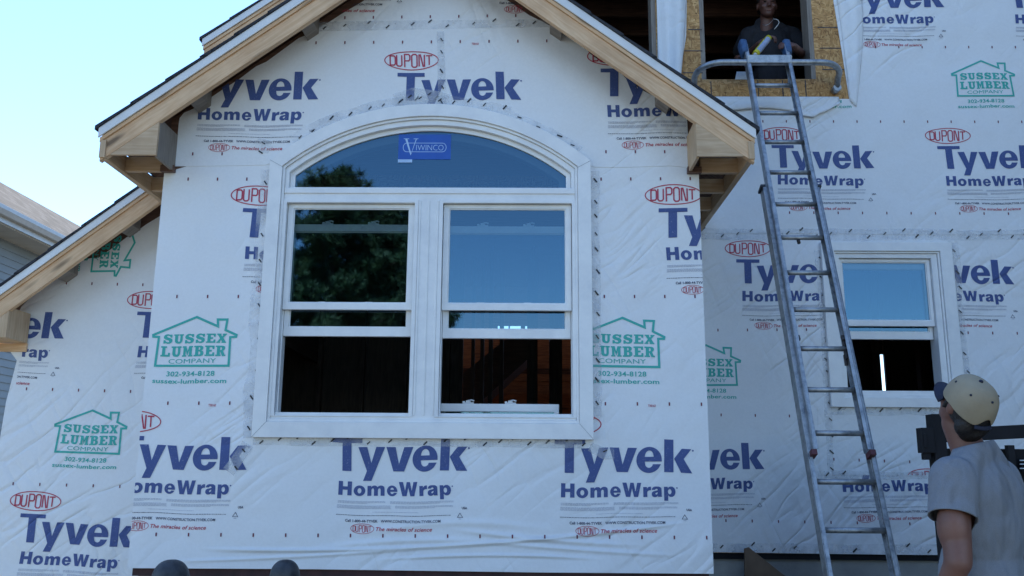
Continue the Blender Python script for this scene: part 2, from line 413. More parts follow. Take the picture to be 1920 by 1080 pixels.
def thing(name, label, cat, loc=(0, 0, 0), rz=0, group=None):
    o = bpy.data.objects.new(name, None); C.objects.link(o); o.empty_display_size = 0.1
    o.matrix_world = Matrix.Translation(Vector(loc)) @ Matrix.Rotation(rz, 4, 'Z')
    o['label'] = label; o['category'] = cat
    if group: o['group'] = group
    return o
def tag(o, label, cat=None, group=None, kind=None):
    o['label'] = label
    if cat: o['category'] = cat
    if group: o['group'] = group
    if kind: o['kind'] = kind
    return o

# ------------------------------------------------------------------ lettering (all drawn here; small type uses Blender's built-in face)
def ell(cx, cz, rx, rz, a0, a1, n=14):
    return [(cx + rx * math.cos(math.radians(a0 + (a1 - a0) * i / n)), cz + rz * math.sin(math.radians(a0 + (a1 - a0) * i / n))) for i in range(n + 1)]
def ring(cx, cz, rx, rz, n=28): return ell(cx, cz, rx, rz, 0, 360, n)[:-1]
BIG = [  # Tyvek: cap height 310
    [[(0, 310), (0, 268), (98, 268), (98, 0), (186, 0), (186, 268), (290, 268), (290, 310)]],
    [[(254, 230), (340, 230), (383, 78), (428, 230), (513, 230), (381, -90), (300, -90), (338, 3)]],
    [[(525, 230), (613, 230), (652, 70), (697, 230), (784, 230), (702, 0), (597, 0)]],
    [[(1022, 100)] + ell(902, 116, 120, 123, -2, 180, 20) + ell(902, 116, 120, 123, 186, 320, 16) + [(1015, 75), (938, 75)] + ell(902, 78, 36, 36, -5, -170, 8) + [(862, 100)],
     [(861, 145), (944, 145)] + ell(902.5, 150, 41, 55, 8, 172, 10)],
    [[(1047, 0), (1047, 312), (1135, 312), (1135, 0)]],
    [[(1138, 130), (1212, 230), (1304, 230), (1229, 132), (1311, 0), (1206, 0)]],
    [ring(1318, 216, 9, 9, 10)]]
MID = [  # HomeWrap: cap height 132
    [[(0, 0), (0, 132), (41, 132), (41, 83), (87, 83), (87, 132), (128, 132), (128, 0), (87, 0), (87, 51), (41, 51), (41, 0)]],
    [ring(202, 47, 56, 50), ring(202, 47, 19, 25, 20)],
    [[(279, 0), (279, 93), (315, 93), (315, 81), (325, 91), (340, 96), (356, 95), (368, 90), (375, 81), (388, 91), (404, 96), (420, 95), (436, 88), (443, 75), (444, 60), (444, 0), (406, 0), (406, 52), (404, 64), (396, 70), (387, 67), (381, 58), (380, 48), (380, 0), (342, 0), (342, 52), (340, 64), (333, 70), (324, 67), (318, 58), (317, 48), (317, 0)]],
    [[(567, 38)] + ell(517, 47, 50, 50, -2, 180, 18) + ell(517, 47, 50, 50, 186, 325, 14) + [(565, 30), (532, 30)] + ell(517, 30, 15, 13, -10, -170, 6) + [(501, 38)],
     [(501, 57), (533, 57)] + ell(517, 59, 16, 18, 5, 175, 8)],
    [[(584, 132), (624, 132), (643, 50), (660, 132), (692, 132), (708, 50), (726, 132), (764, 132), (732, 0), (693, 0), (675, 80), (657, 0), (616, 0)]],
    [[(782, 0), (782, 93), (817, 93), (817, 76), (826, 88), (838, 95), (856, 96), (856, 62), (840, 62), (828, 57), (821, 48), (820, 36), (820, 0)]],
    [[(960, 0), (922, 0), (921, 10), (912, 3), (900, -2), (885, -2), (871, 4), (863, 15), (862, 30), (866, 43), (877, 51), (893, 55), (910, 58), (919, 62), (920, 68), (914, 74), (906, 75), (899, 72), (896, 65), (864, 65), (867, 79), (877, 90), (894, 96), (912, 96), (930, 95), (945, 90), (955, 80), (957, 66), (957, 20), (958, 8)],
     [(919, 44), (919, 34), (914, 25), (906, 21), (899, 23), (897, 30), (901, 36), (910, 40)]],
    [[(980, -37), (980, 93), (1016, 93), (1016, 80), (1026, 91), (1042, 96), (1060, 95), (1076, 84), (1086, 68), (1089, 48), (1086, 28), (1076, 11), (1060, 0), (1042, -2), (1028, 3), (1018, 13), (1018, -37)], ring(1034, 47, 17, 24, 18)],
    [ring(1103, 84, 7, 7, 10)]]

class Ink:
    """flat artwork: list of (verts2d, faces, material index)"""
    def __init__(s): s.items = []
    def glyphs(s, G, mi, ox, oz, k):
        for cs in G:
            cc = []
            for c in cs:
                c2 = []
                for p in c:
                    q = (ox + p[0] * k, oz + p[1] * k)
                    if not c2 or abs(q[0] - c2[-1][0]) + abs(q[1] - c2[-1][1]) > 1e-6: c2.append(q)
                cc.append(c2)
            flat = [p for c in cc for p in c]
            t = tessellate_polygon([[Vector((p[0], p[1], 0)) for p in c] for c in cc])
            s.items.append((flat, [list(x) for x in t], mi))
        return s
    def quad(s, pts, mi): s.items.append((list(pts), [list(range(len(pts)))], mi)); return s
    def rect(s, x0, z0, x1, z1, mi): return s.quad([(x0, z0), (x1, z0), (x1, z1), (x0, z1)], mi)
    def stroke(s, pts, w, mi, closed=False):
        n = len(pts); L = []; R = []
        for i in range(n):
            a = Vector(pts[i - 1]) if (closed or i > 0) else None; b = Vector(pts[i]); c = Vector(pts[(i + 1) % n]) if (closed or i < n - 1) else None
            d1 = (b - a).normalized() if a is not None else None; d2 = (c - b).normalized() if c is not None else None
            if d1 is None: d1 = d2
            if d2 is None: d2 = d1
            n1 = Vector((-d1.y, d1.x)); n2 = Vector((-d2.y, d2.x)); m = n1 + n2
            if m.length < 1e-6: m = n1
            m.normalize(); ln = w / 2 / max(0.35, m.dot(n1))
            L.append(tuple(b + m * ln)); R.append(tuple(b - m * ln))
        f = []
        for i in range(n if closed else n - 1):
            j = (i + 1) % n; f.append([i, j, n + j, n + i])
        s.items.append((L + R, f, mi)); return s
    def text(s, body, mi, x0, x1, z0, cap, bold=0.0, shear=0.0):
        v, f = text_mesh(body, bold, shear)
        xa = min(p[0] for p in v); xb = max(p[0] for p in v)
        kx = (x1 - x0) / (xb - xa); kz = cap / 0.729
        s.items.append(([(x0 + (p[0] - xa) * kx, z0 + p[1] * kz) for p in v], f, mi)); return s
    def add(s, o, ox=0, oz=0, k=1, rot=0):
        c_, s_ = math.cos(rot), math.sin(rot)
        for v, f, mi in o.items: s.items.append(([(ox + k * (p[0] * c_ - p[1] * s_), oz + k * (p[0] * s_ + p[1] * c_)) for p in v], f, mi))
        return s
INKS = ['blue', 'red', 'green', 'greyink', 'darkink', 'tapeink', 'stickink', 'tickink']
_tc = {}
def text_mesh(body, bold, shear):
    key = (body, bold, shear)
    if key not in _tc:
        cu = bpy.data.curves.new('t', 'FONT'); cu.body = body; cu.offset = bold; cu.shear = shear; cu.resolution_u = 3
        cu.space_character = 1.0 + bold * 1.5
        o = bpy.data.objects.new('t', cu); me = o.to_mesh()
        _tc[key] = ([(v.co.x, v.co.y) for v in me.vertices], [list(p.vertices) for p in me.polygons])
        o.to_mesh_clear(); bpy.data.objects.remove(o); bpy.data.curves.remove(cu)
    return _tc[key]
def place_ink(ink, name, parent, ox, oz, k, y, clip=None, rot=0, label=None, hole=None):
    """lay artwork on the plane Y=y; clip = list of (point, normal) half planes to keep"""
    bm = bmesh.new(); c_, s_ = math.cos(rot), math.sin(rot); used = sorted({mi for _, _, mi in ink.items})
    for v, f, mi in ink.items:
        vs = [bm.verts.new((ox + k * (p[0] * c_ - p[1] * s_), y, oz + k * (p[0] * s_ + p[1] * c_))) for p in v]
        for q in f:
            try: fc = bm.faces.new([vs[i] for i in q])
            except ValueError: continue
            fc.material_index = used.index(mi)
    if k < .1:
        for v in bm.verts:
            x_, z_ = v.co.x, v.co.z; v.co.x += .0042 * math.sin(z_ * 7.3 + x_ * 1.9) + .0016 * math.sin(z_ * 17 + x_ * 5); v.co.z += .0042 * math.sin(x_ * 6.1 + z_ * 2.3) + .0015 * math.sin(x_ * 19 + z_ * 3)
    bm.normal_update()
    for fc in bm.faces:
        if fc.normal.y > 0: fc.normal_flip()
    for (co, no) in clip or ():
        bmesh.ops.bisect_plane(bm, geom=bm.verts[:] + bm.edges[:] + bm.faces[:], plane_co=co, plane_no=no, clear_inner=True)
    if hole and bm.faces:      # take out whatever falls inside a window opening
        x0, z0, x1, z1 = hole
        for co, no in (((x0, 0, 0), (1, 0, 0)), ((x1, 0, 0), (1, 0, 0)), ((0, 0, z0), (0, 0, 1)), ((0, 0, z1), (0, 0, 1))):
            bmesh.ops.bisect_plane(bm, geom=bm.verts[:] + bm.edges[:] + bm.faces[:], plane_co=co, plane_no=no)
        dead = [f for f in bm.faces if x0 < f.calc_center_median().x < x1 and z0 < f.calc_center_median().z < z1]
        bmesh.ops.delete(bm, geom=dead, context='FACES')
    if not bm.faces: bm.free(); return None
    me = bpy.data.meshes.new(name); bm.to_mesh(me); bm.free()
    for mi in used: me.materials.append(M[INKS[mi]])
    o = bpy.data.objects.new(name, me); C.objects.link(o); o.parent = parent
    if label: o['label'] = label
    return o

def oval_ink(rx, rz, mi, w):
    k = Ink(); k.stroke(ring(0, 0, rx, rz, 44), w, mi, True)
    H = rz * 0.74; t = rx * 0.05
    # D U P O N T in narrow upright strokes, (x centre, half width, half height)
    for ch, xc, hw, hh in (('D', -.70, .095, .66), ('U', -.455, .095, .78), ('P', -.155, .098, .90), ('O', .11, .098, .90), ('N', .385, .098, .80), ('T', .66, .115, .66)):
        x0, x1, h = (xc - hw) * rx, (xc + hw) * rx, hh * H * 1.05; r = hw * rx * 0.9
        if ch == 'D': k.stroke([(x0, -h), (x1 - r * .5, -h), (x1, -h + r * .6), (x1, h - r * .6), (x1 - r * .5, h), (x0, h)], t, mi, True)
        if ch == 'U': k.stroke([(x0, h), (x0, -h + r * .6), (x0 + r * .6, -h), (x1 - r * .6, -h), (x1, -h + r * .6), (x1, h)], t, mi)
        if ch == 'P': k.stroke([(x0, -h), (x0, h), (x1 - r * .5, h), (x1, h - r * .6), (x1, r * .6), (x1 - r * .5, 0), (x0 + t * .55, 0)], t, mi)
        if ch == 'O': k.stroke([(x0, -h + r * .6), (x0 + r * .6, -h), (x1 - r * .6, -h), (x1, -h + r * .6), (x1, h - r * .6), (x1 - r * .6, h), (x0 + r * .6, h), (x0, h - r * .6)], t, mi, True)
        if ch == 'N': k.stroke([(x0, -h), (x0, h), (x0 + t, h), (x1 - t, -h), (x1, -h), (x1, h)], t, mi)
        if ch == 'T':
            k.rect(x0, h - t * .6, x1, h + t * .4, mi); k.rect((x0 + x1) / 2 - t / 2, -h, (x0 + x1) / 2 + t / 2, h - t * .6, mi)
    return k
S5 = 1 / 5.144      # artwork units: photo pixels at the lower middle print
TYVEK = Ink().glyphs(BIG, 0, -12.6, 44.7, S5)
HOMEWRAP = Ink().glyphs(MID, 0, 0, 0, S5)
def fine_print():
    k = Ink(); rnd = random.Random(4)
    def row(x0, x1, z, h, mi, gap=0.16):
        x = x0
        while x < x1:
            w = rnd.uniform(1.2, 5); k.rect(x, z, min(x + w, x1), z + h, mi); x += w + rnd.uniform(.5, 1.0)
    for z in (-10.8, -12.5, -14.2): row(0, 88 if z > -14 else 55, z, 0.8, 3)
    for z in (-10.8, -12.5, -14.2): row(97, 216 if z > -14 else 190, z, 0.8, 3)
    for z in (-18.6, -20.3, -22.0, -23.6): row(-1, 99, z, 0.8, 3)
    for z in (-18.6, -20.3, -22.0): row(107, 214 if z > -21 else 180, z, 0.8, 3)
    row(65, 150, -29.8, 0.7, 3); row(-2, 210, -36.3, 1.0, 4)
    k.text('USA', 4, 231, 241, -24.5, 4.2, 0.03)
    k.stroke([(222.5, -39.5), (232.3, -39.5), (227.4, -31.8)], 0.9, 4, True); k.rect(224.8, -42.8, 230, -41.8, 3)
    k.text('Call 1-800-44-TYVEK', 4, 15.4, 75.8, -48.0, 4.8, 0.028)
    k.text('WWW.CONSTRUCTION.TYVEK.COM', 4, 81.5, 191.5, -48.2, 4.9, 0.02)
    k.add(oval_ink(21.6, 8.9, 1, 0.9), 47.8, -59.7)
    k.text('The miracles of science', 1, 72.9, 176.5, -63.4, 7.2, 0.016, 0.22)
    return k
FINE = fine_print()
SLAB = {
 'L': (.95, [[(0, 1), (.6, 1), (.6, .85), (.45, .85), (.45, .18), (.75, .18), (.75, .38), (.95, .38), (.95, 0), (0, 0), (0, .15), (.14, .15), (.14, .85), (0, .85)]]),
 'U': (1.0, [[(0, 1), (.52, 1), (.52, .86), (.42, .86), (.42, .35), (.47, .22), (.57, .2), (.64, .25), (.66, .35), (.66, .86), (.56, .86), (.56, 1), (1, 1), (1, .86), (.9, .86), (.9, .3), (.82, .1), (.68, 0), (.45, 0), (.25, .05), (.14, .2), (.12, .35), (.12, .86), (0, .86)]]),
 'E': (.97, [[(0, 1), (.95, 1), (.95, .66), (.78, .66), (.72, .84), (.45, .84), (.45, .6), (.7, .6), (.7, .42), (.45, .42), (.45, .17), (.74, .17), (.8, .36), (.97, .36), (.97, 0), (0, 0), (0, .14), (.13, .14), (.13, .86), (0, .86)]]),
 'X': (1.0, [[(0, 1), (.45, 1), (.45, .88), (.41, .88), (.53, .7), (.64, .88), (.58, .88), (.58, 1), (1, 1), (1, .88), (.93, .88), (.68, .54), (.95, .12), (1, .12), (1, 0), (.52, 0), (.52, .12), (.58, .12), (.46, .33), (.33, .12), (.39, .12), (.39, 0), (0, 0), (0, .12), (.07, .12), (.33, .5), (.07, .88), (0, .88)]]),
 'M': (1.05, [[(0, 1), (.38, 1), (.52, .5), (.66, 1), (1.05, 1), (1.05, .86), (.95, .86), (.95, .14), (1.05, .14), (1.05, 0), (.62, 0), (.62, .14), (.69, .14), (.69, .62), (.52, .06), (.34, .62), (.34, .14), (.42, .14), (.42, 0), (0, 0), (0, .14), (.1, .14), (.1, .86), (0, .86)]]),
 'B': (.98, [[(0, 1), (.7, 1), (.88, .93), (.93, .78), (.88, .62), (.76, .54), (.92, .46), (.98, .28), (.92, .1), (.74, 0), (0, 0), (0, .14), (.13, .14), (.13, .86), (0, .86)], [(.45, .85), (.58, .85), (.63, .73), (.58, .61), (.45, .61)], [(.45, .44), (.6, .44), (.66, .3), (.6, .16), (.45, .16)]]),
 'R': (1.02, [[(0, 1), (.7, 1), (.9, .92), (.95, .75), (.88, .58), (.76, .5), (.92, .14), (1.02, .14), (1.02, 0), (.68, 0), (.5, .42), (.45, .42), (.45, .14), (.54, .14), (.54, 0), (0, 0), (0, .14), (.13, .14), (.13, .86), (0, .86)], [(.45, .85), (.58, .85), (.64, .71), (.58, .57), (.45, .57)]]),
 'S': (1.0, [[(.95, .98), (.95, .66), (.78, .66), (.7, .8), (.55, .85), (.42, .83), (.38, .76), (.44, .69), (.62, .64), (.84, .57), (.97, .44), (.98, .28), (.9, .1), (.72, 0), (.5, -.02), (.3, .04), (.25, 0), (.06, 0), (.06, .36), (.24, .36), (.33, .2), (.5, .14), (.62, .17), (.66, .25), (.6, .33), (.42, .39), (.2, .46), (.07, .58), (.06, .74), (.14, .9), (.32, 1), (.52, 1.02), (.72, .96), (.77, .98)]])}
def slab(k, word, mi, x0, x1, z0, h, gap=.12):
    tot = sum(SLAB[c][0] for c in word) + gap * (len(word) - 1); kx = (x1 - x0) / tot; x = x0
    for c in word:
        w_, cs = SLAB[c]; k.glyphs([[[(x + p[0] * kx, z0 + p[1] * h) for p in q] for q in cs]], mi, 0, 0, 1); x += (w_ + gap) * kx
def lumber_ink():
    k = Ink(); g = 2
    k.stroke([(-70.5, 2.5), (-69, 59), (-80, 59), (-80.5, 62.5), (0, 97), (43, 78.5), (41.5, 92), (60, 92), (58.5, 71.5), (80.5, 61.5), (80, 58), (69, 57.5), (70.5, 2.5)], 4.4, g, True)
    slab(k, 'SUSSEX', g, -60.5, 62, 46.5, 18.0); slab(k, 'LUMBER', g, -62.8, 62.8, 21.0, 20.2)
    k.text('COMPANY', g, -45.8, 45.4, 8.0, 9.2, 0.0)
    k.text('302-934-8128', g, -46.8, 45, -16.6, 9.6, 0.018); k.text('sussex-lumber.com', g, -72.3, 69, -30.4, 9.0, 0.018)
    return k
LUMBER = lumber_ink()
MARK = Ink().glyphs(BIG[:-1], 5, -655, -100, 1 / 1311)       # a tape mark, one unit long
KA = 0.655 / 211.7            # metres per artwork unit (the print is the same size everywhere)
KA_T = KA
def oval_big(mi=1): return oval_ink(56, 20.2, mi, 2.0)
OVALB = oval_big()

# ------------------------------------------------------------------ ground
g = MB(); N = 40
def gfn(u, v):
    x = (u - .5) * 2; y = (v - .5) * 2
    x = math.copysign(abs(x) ** 2.2, x) * 400; y = math.copysign(abs(y) ** 2.2, y) * 400
    return (x, y, 0.0 + 0.05 * math.sin(x * 1.3) * math.cos(y * 1.1) * min(1, (abs(x) + abs(y)) / 9))
g.grid(gfn, 90, 90); go = g.build('ground', M['sand']); tag(go, 'bare sandy ground of the building plot', kind='structure')

# ------------------------------------------------------------------ the house under construction
house = thing('house', 'house under construction wrapped in white printed building paper with raw timber eaves', 'house', (-0.594, 6.6, 0))
XC, ZA, SA = -0.594, 5.012, 0.755
zA = lambda x: ZA - SA * abs(x - XC)
YA, YR = 5.2, 4.9
def px_poly(pts, Y): return [(at(x, y, Y).x, at(x, y, Y).z) for x, y in pts]
def arc(R, half, cz, n=28):
    a = math.degrees(math.asin(half / R)); return ell(XC, cz, R, R, 90 + a, 90 - a, n)   # left to right over the top
WZ = 2.297                                   # centre of the window's arcs
def arch(half, z0, R, cz=WZ): return [(XC - half, z0)] + arc(R, half, cz) + [(XC + half, z0)]

LB = [(335, 236), (337, 222), (345, 212), (370, 201), (390, 187), (418, 168), (447, 150), (480, 125), (500, 116), (522, 100), (541, 86), (560, 72), (575, 66), (592, 54), (617, 42), (640, 27), (700, -9)]
left_top = [(at(x, y, YA).x, at(x, y, YA).z) for x, y in LB]
left_top = [(x, min(z, zA(x) - 0.06)) for x, z in left_top]
rnd = random.Random(3)
right_top = [(2 * XC - x + 0.005, min(z + rnd.uniform(-.012, .02), zA(x) - .055)) for x, z in left_top][::-1]

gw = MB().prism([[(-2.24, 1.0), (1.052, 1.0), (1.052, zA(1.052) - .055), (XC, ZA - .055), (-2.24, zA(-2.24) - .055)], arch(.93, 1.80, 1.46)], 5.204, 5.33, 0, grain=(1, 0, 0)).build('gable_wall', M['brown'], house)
lower = MB().prism([[(-2.255, 1.0), (-1.2, 1.004), (0.1, .998), (1.067, 1.0), (1.067, 3.39), (.9, 3.44), (XC + .94, 3.44), (XC + .94, 1.79), (XC - .94, 1.79), (XC - .94, 3.44), (-2.0, 3.44), (-2.255, 3.36)]], 5.2, 5.203).build('house_wrap', M['wrap'], gw)
up = MB().prism([[(-2.188, 3.402)] + left_top + right_top + [(1.005, 3.402)] + [(x, 3.408 + .006 * math.sin(x * 9)) for x in (.9, .6, .42)] + [p for p in arc(1.47, .94, WZ)][::-1][1:-1] + [(x, 3.408 + .005 * math.sin(x * 7)) for x in (-1.62, -1.8, -2.05)]], 5.1965, 5.1995).build('house_wrap', M['wrap'], gw)
YI, YIU = 5.1975, 5.194
# side walls of the bay, wrapped too
for x0, x1 in ((-2.255, -2.15), (0.962, 1.067)):
    MB().box(x0, x1, 5.335, 6.55, 1.0, 3.62).build('side_wall', M['wrap'], house)

def block(parent, X, z, y, clip=None, full=True, oval=True, rot=0, tyvek=True, k=KA, hole=None, home=True):
    if tyvek: place_ink(TYVEK, 'printed_mark', parent, X, z, k, y, clip, rot, hole=hole)
    if home: place_ink(HOMEWRAP, 'printed_mark', parent, X, z, k, y, clip, rot, hole=hole)
    if full: place_ink(FINE, 'printed_text', parent, X, z, k, y, clip, rot, hole=hole)
    if oval:
        c_, s_ = math.cos(rot), math.sin(rot); ox, oz = 16.8 * k, 132.4 * k
        place_ink(OVALB, 'printed_oval', parent, X + ox * c_ - oz * s_, z + ox * s_ + oz * c_, k, y, clip, rot, hole=hole)
def lumber(parent, px, py, Y, y, clip=None, rot=0, k=KA, hole=None): 
    p = at(px, py, Y); place_ink(LUMBER, 'printed_logo', parent, p.x, p.z, k, y, clip, rot, hole=hole)
HA = (XC - .94, 1.79, XC + .94, 3.44)
keepA = [((-2.254, 0, 0), (1, 0, 0)), ((1.066, 0, 0), (-1, 0, 0)), ((0, 0, 1.001), (0, 0, 1)), ((0, 0, 3.40), (0, 0, -1))]
keepU = [((-2.185, 0, 0), (1, 0, 0)), ((1.0, 0, 0), (-1, 0, 0)), ((0, 0, 3.41), (0, 0, 1))]
for X in (-2.365, -1.076, 0.213): block(lower, X, 1.415, YI, keepA, hole=HA)
for px in (460, 1250):
    p = at(px, 487, YA); block(lower, p.x, p.z, YI, keepA, hole=HA)
lumber(lower, 360, 688, YA, YI, keepA); lumber(lower, 1168, 690, YA, YI, keepA, hole=HA)
# the upper sheet is trimmed along the rake: cut print to the sheet's own edge
sl0 = (left_top[6][1] - left_top[14][1]) / (left_top[6][0] - left_top[14][0])
cutL = ((left_top[10][0], 0, left_top[10][1]), (sl0, 0, -1)); cutR = ((2 * XC - left_top[10][0], 0, left_top[10][1]), (-sl0, 0, -1))
for px, py in ((372, 226), (753, 227), (1139.5, 220)):
    p = at(px, py, YA); block(up, p.x, p.z + .002, YIU, keepU + [cutL, cutR], full=px != 753, home=px != 753, hole=(XC - .8, 3.4, XC + .8, 3.62))
p = at(717, 10, YA); block(up, p.x - 191.5 * KA, p.z + 48 * KA, YIU, keepU + [cutL, cutR], oval=False, tyvek=False)
p = at(935, 8, YA); block(up, p.x - 15.4 * KA, p.z + 48 * KA, YIU, keepU + [cutL, cutR], oval=False, tyvek=False)

def ticks(parent, y, rows):
    k = Ink()
    for (xa, ya, xb, yb, n, Y) in rows:
        for i in range(n):
            t = i / max(1, n - 1); p = at(xa + (xb - xa) * t, ya + (yb - ya) * t, Y)
            k.rect(p.x - .0042, p.z - .010, p.x + .0042, p.z + .010, 7)
    return place_ink(k, 'printed_ticks', parent, 0, 0, 1, y)
ticks(lower, YI, [(293, 1002, 1325, 1008, 18, YA), (315, 756, 431, 756, 3, YA), (1135, 757, 1315, 758, 4, YA), (332, 556, 447, 556, 3, YA), (1133, 556, 1303, 556, 4, YA),
                  (353, 336, 463, 336, 3, YA), (1127, 336, 1294, 335, 4, YA)])
ticks(up, YIU, [(362, 289, 417, 289, 2, YA), (1136, 285, 1246, 285, 3, YA), (593, 81, 1079, 77, 10, YA), (647, 34, 967, 30, 7, YA)])
codes = Ink()
for px, py in ((398, 760), (1222, 761)):
    p = at(px, py, YA); codes.text('T30163', 1, p.x - .022, p.x + .022, p.z - .006, .014, .02)
place_ink(codes, 'printed_text', lower, 0, 0, 1, YI)
codes = Ink(); p = at(891, 83, YA); codes.text('T30163', 1, p.x - .022, p.x + .022, p.z - .006, .014, .02); place_ink(codes, 'printed_text', up, 0, 0, 1, YIU)

# seam tape with its own slanted marks
def tape_strip(parent, y, path, width, spacing=0.13, ang=30, jit=.015, mark=.044, seed=0, skip=0.0, two=False):
    """path: list of (x, z)"""
    rn = random.Random(seed); k = Ink(); m = MB(); P = [Vector(p) for p in path]; Lp = []; Rp = []
    for i, p in enumerate(P):
        d = (P[min(i + 1, len(P) - 1)] - P[max(i - 1, 0)]).normalized(); nn = Vector((-d.y, d.x)); w = width / 2 * rn.uniform(.85, 1.15)
        Lp.append(p + nn * w); Rp.append(p - nn * w)
    for i in range(len(P) - 1):
        q = [Lp[i], Rp[i], Rp[i + 1], Lp[i + 1]]
        m.poly([(a.x, y, a.y) for a in q])
    # consistent facing towards the camera
    for j, f in enumerate(m.f):
        a, b, c = (m.v[i] for i in f[:3])
        if (b - a).cross(c - a).y > 0: m.f[j] = f[::-1]
    o = m.build('seam_tape', M['tape'], parent)
    tot = sum((P[i + 1] - P[i]).length for i in range(len(P) - 1)); s_ = spacing * .4; row = 0
    while s_ < tot:
        t = s_; i = 0
        while i < len(P) - 2 and t > (P[i + 1] - P[i]).length: t -= (P[i + 1] - P[i]).length; i += 1
        d = (P[i + 1] - P[i]).normalized(); nn = Vector((-d.y, d.x)); q = P[i] + d * t + nn * ((row % 3 - 1) * width * .28 if two else rn.uniform(-.2, .2) * width)
        if rn.random() >= skip:
            kk = mark * rn.uniform(.8, 1.15); k.add(MARK, q.x, q.y, kk, math.radians(ang + rn.uniform(-14, 14)))
            a = math.radians(ang + 12); k.stroke([(q.x, q.y - .003), (q.x + kk * .62 * math.cos(a), q.y - .003 + kk * .62 * math.sin(a))], kk * .17, 5)
        s_ += spacing * rn.uniform(.75, 1.25); row += 1
    place_ink(k, 'tape_print', parent, 0, 0, 1, y - .001)
    return o
wx0, wx1, wz0 = XC - .992, XC + .992, 1.738
YT, YTU = 5.1955, 5.1925
tape_strip(lower, YT, [(wx0 - .028 + .01 * math.sin(i * 1.7), 3.38 - i * .137) for i in range(13)], .075, .17, -65, mark=.045, seed=1, skip=.1)
tape_strip(lower, YT, [(wx1 + .022, 3.38 - i * .137) for i in range(12)], .06, .115, -65, mark=.05, seed=2)
tape_strip(lower, YT, [(wx0 + i * .16, wz0 - .018 + .004 * math.sin(i * 2.1)) for i in range(13)], .055, .10, 30, seed=3, two=True)
tape_strip(lower, YT - .0008, [(wx0 - .03, 1.70), (wx0 - .09, 1.60), (wx0 - .13, 1.54)], .08, .09, -60, seed=4)
tape_strip(lower, YT - .0008, [(wx1 - .02, 1.70), (wx1 + .06, 1.66), (wx1 + .12, 1.66)], .06, .2, 10, seed=14)
tape_strip(up, YTU, arc(1.545, .93, WZ)[1:22], .07, .11, 38, mark=.05, seed=5)
tape_strip(up, YTU, arc(1.53, .93, WZ)[21:], .05, .12, -32, mark=.05, seed=15)
tape_strip(up, YTU, px_poly([(590, 51), (700, 49), (830, 47), (950, 45), (1085, 45)], YA), .06, .14, 32, seed=6, two=True)
tape_strip(up, YTU - .0006, px_poly([(826, 60), (827, 110), (829, 160), (828, 193)], YA), .05, .11, -70, mark=.05, seed=7)
tape_strip(up, YTU - .0012, px_poly([(740, 190), (775, 181), (820, 184), (838, 192)], YA), .10, .06, 30, mark=.05, seed=8)
tape_strip(up, YTU, px_poly([(498, 262), (490, 285)], YA), .10, .05, -45, mark=.05, seed=9)

# ---- roof of the bay and its rakes
def steps(x0, x1, zf, n, rise=.011):
    """shingle courses seen at the rake: a stepped line"""
    out = []
    for i in range(n):
        a, b = x0 + (x1 - x0) * i / n, x0 + (x1 - x0) * (i + 1) / n
        out += [(a, zf(a) + rise), (b, zf(b) + .001)]
    return out
def strip(x0, x1, zf, top, bot, y0, y1, mat, name, parent=house, bevel=.002):
    lo, hi = (x0, x1) if zf(x0) < zf(x1) else (x1, x0)
    g_ = Vector((hi - lo, 0, zf(hi) - zf(lo))).normalized()
    return MB().prism([[(x0, zf(x0) - top), (x1, zf(x1) - top), (x1, zf(x1) - bot), (x0, zf(x0) - bot)]], y0, y1, grain=g_).build(name, mat, parent, bevel)
def rake(xe, xr, zf, yf, yb, lookouts, nst=9, ywall=None, tail=.02):
    """xe: eave end, xr: ridge end; yf: front plane; yb: how far the roof runs back"""
    s_ = 1 if xr > xe else -1
    st = steps(xe - s_ * tail, xr, zf, nst)
    roof = MB().prism([st + [(xr, zf(xr) - .014), (xe - s_ * tail, zf(xe - s_ * tail) - .014)]], yf - .02, yb).build('roof', M['shingle'], house)
    strip(xe, xr, zf, .0145, .034, yf + .01, yb, M['brown'], 'roof_deck', roof, 0)
    strip(xe, xr, zf, .0148, .075, yf - .012, yf, M['trim'], 'rake_trim', roof)
    strip(xe + s_ * .006, xr, zf, .0755, .103, yf + .0005, yf + .04, M['pine'], 'rake_lip', roof)
    fr = strip(xe + s_ * .012, xr, zf, .1035, .225, yf + .012, yf + .05, M['pine'], 'fly_rafter', roof)
    for x in lookouts:
        b = s_ * .07
        strip(x, x + b, zf, .0345, .15, yf + .0505, (ywall or yf + .3) - .003, M['grey_wood'], 'lookout', roof)
    return roof
LKL = [at(358, 190, 5.05).x, at(566, 58, 5.05).x]
rake(-2.535, XC - .002, zA, YR, 6.55, LKL, 10, YA)
rake(2 * XC + 2.535, XC + .002, zA, YR, 6.55, [2 * XC - x for x in LKL], 10, YA)
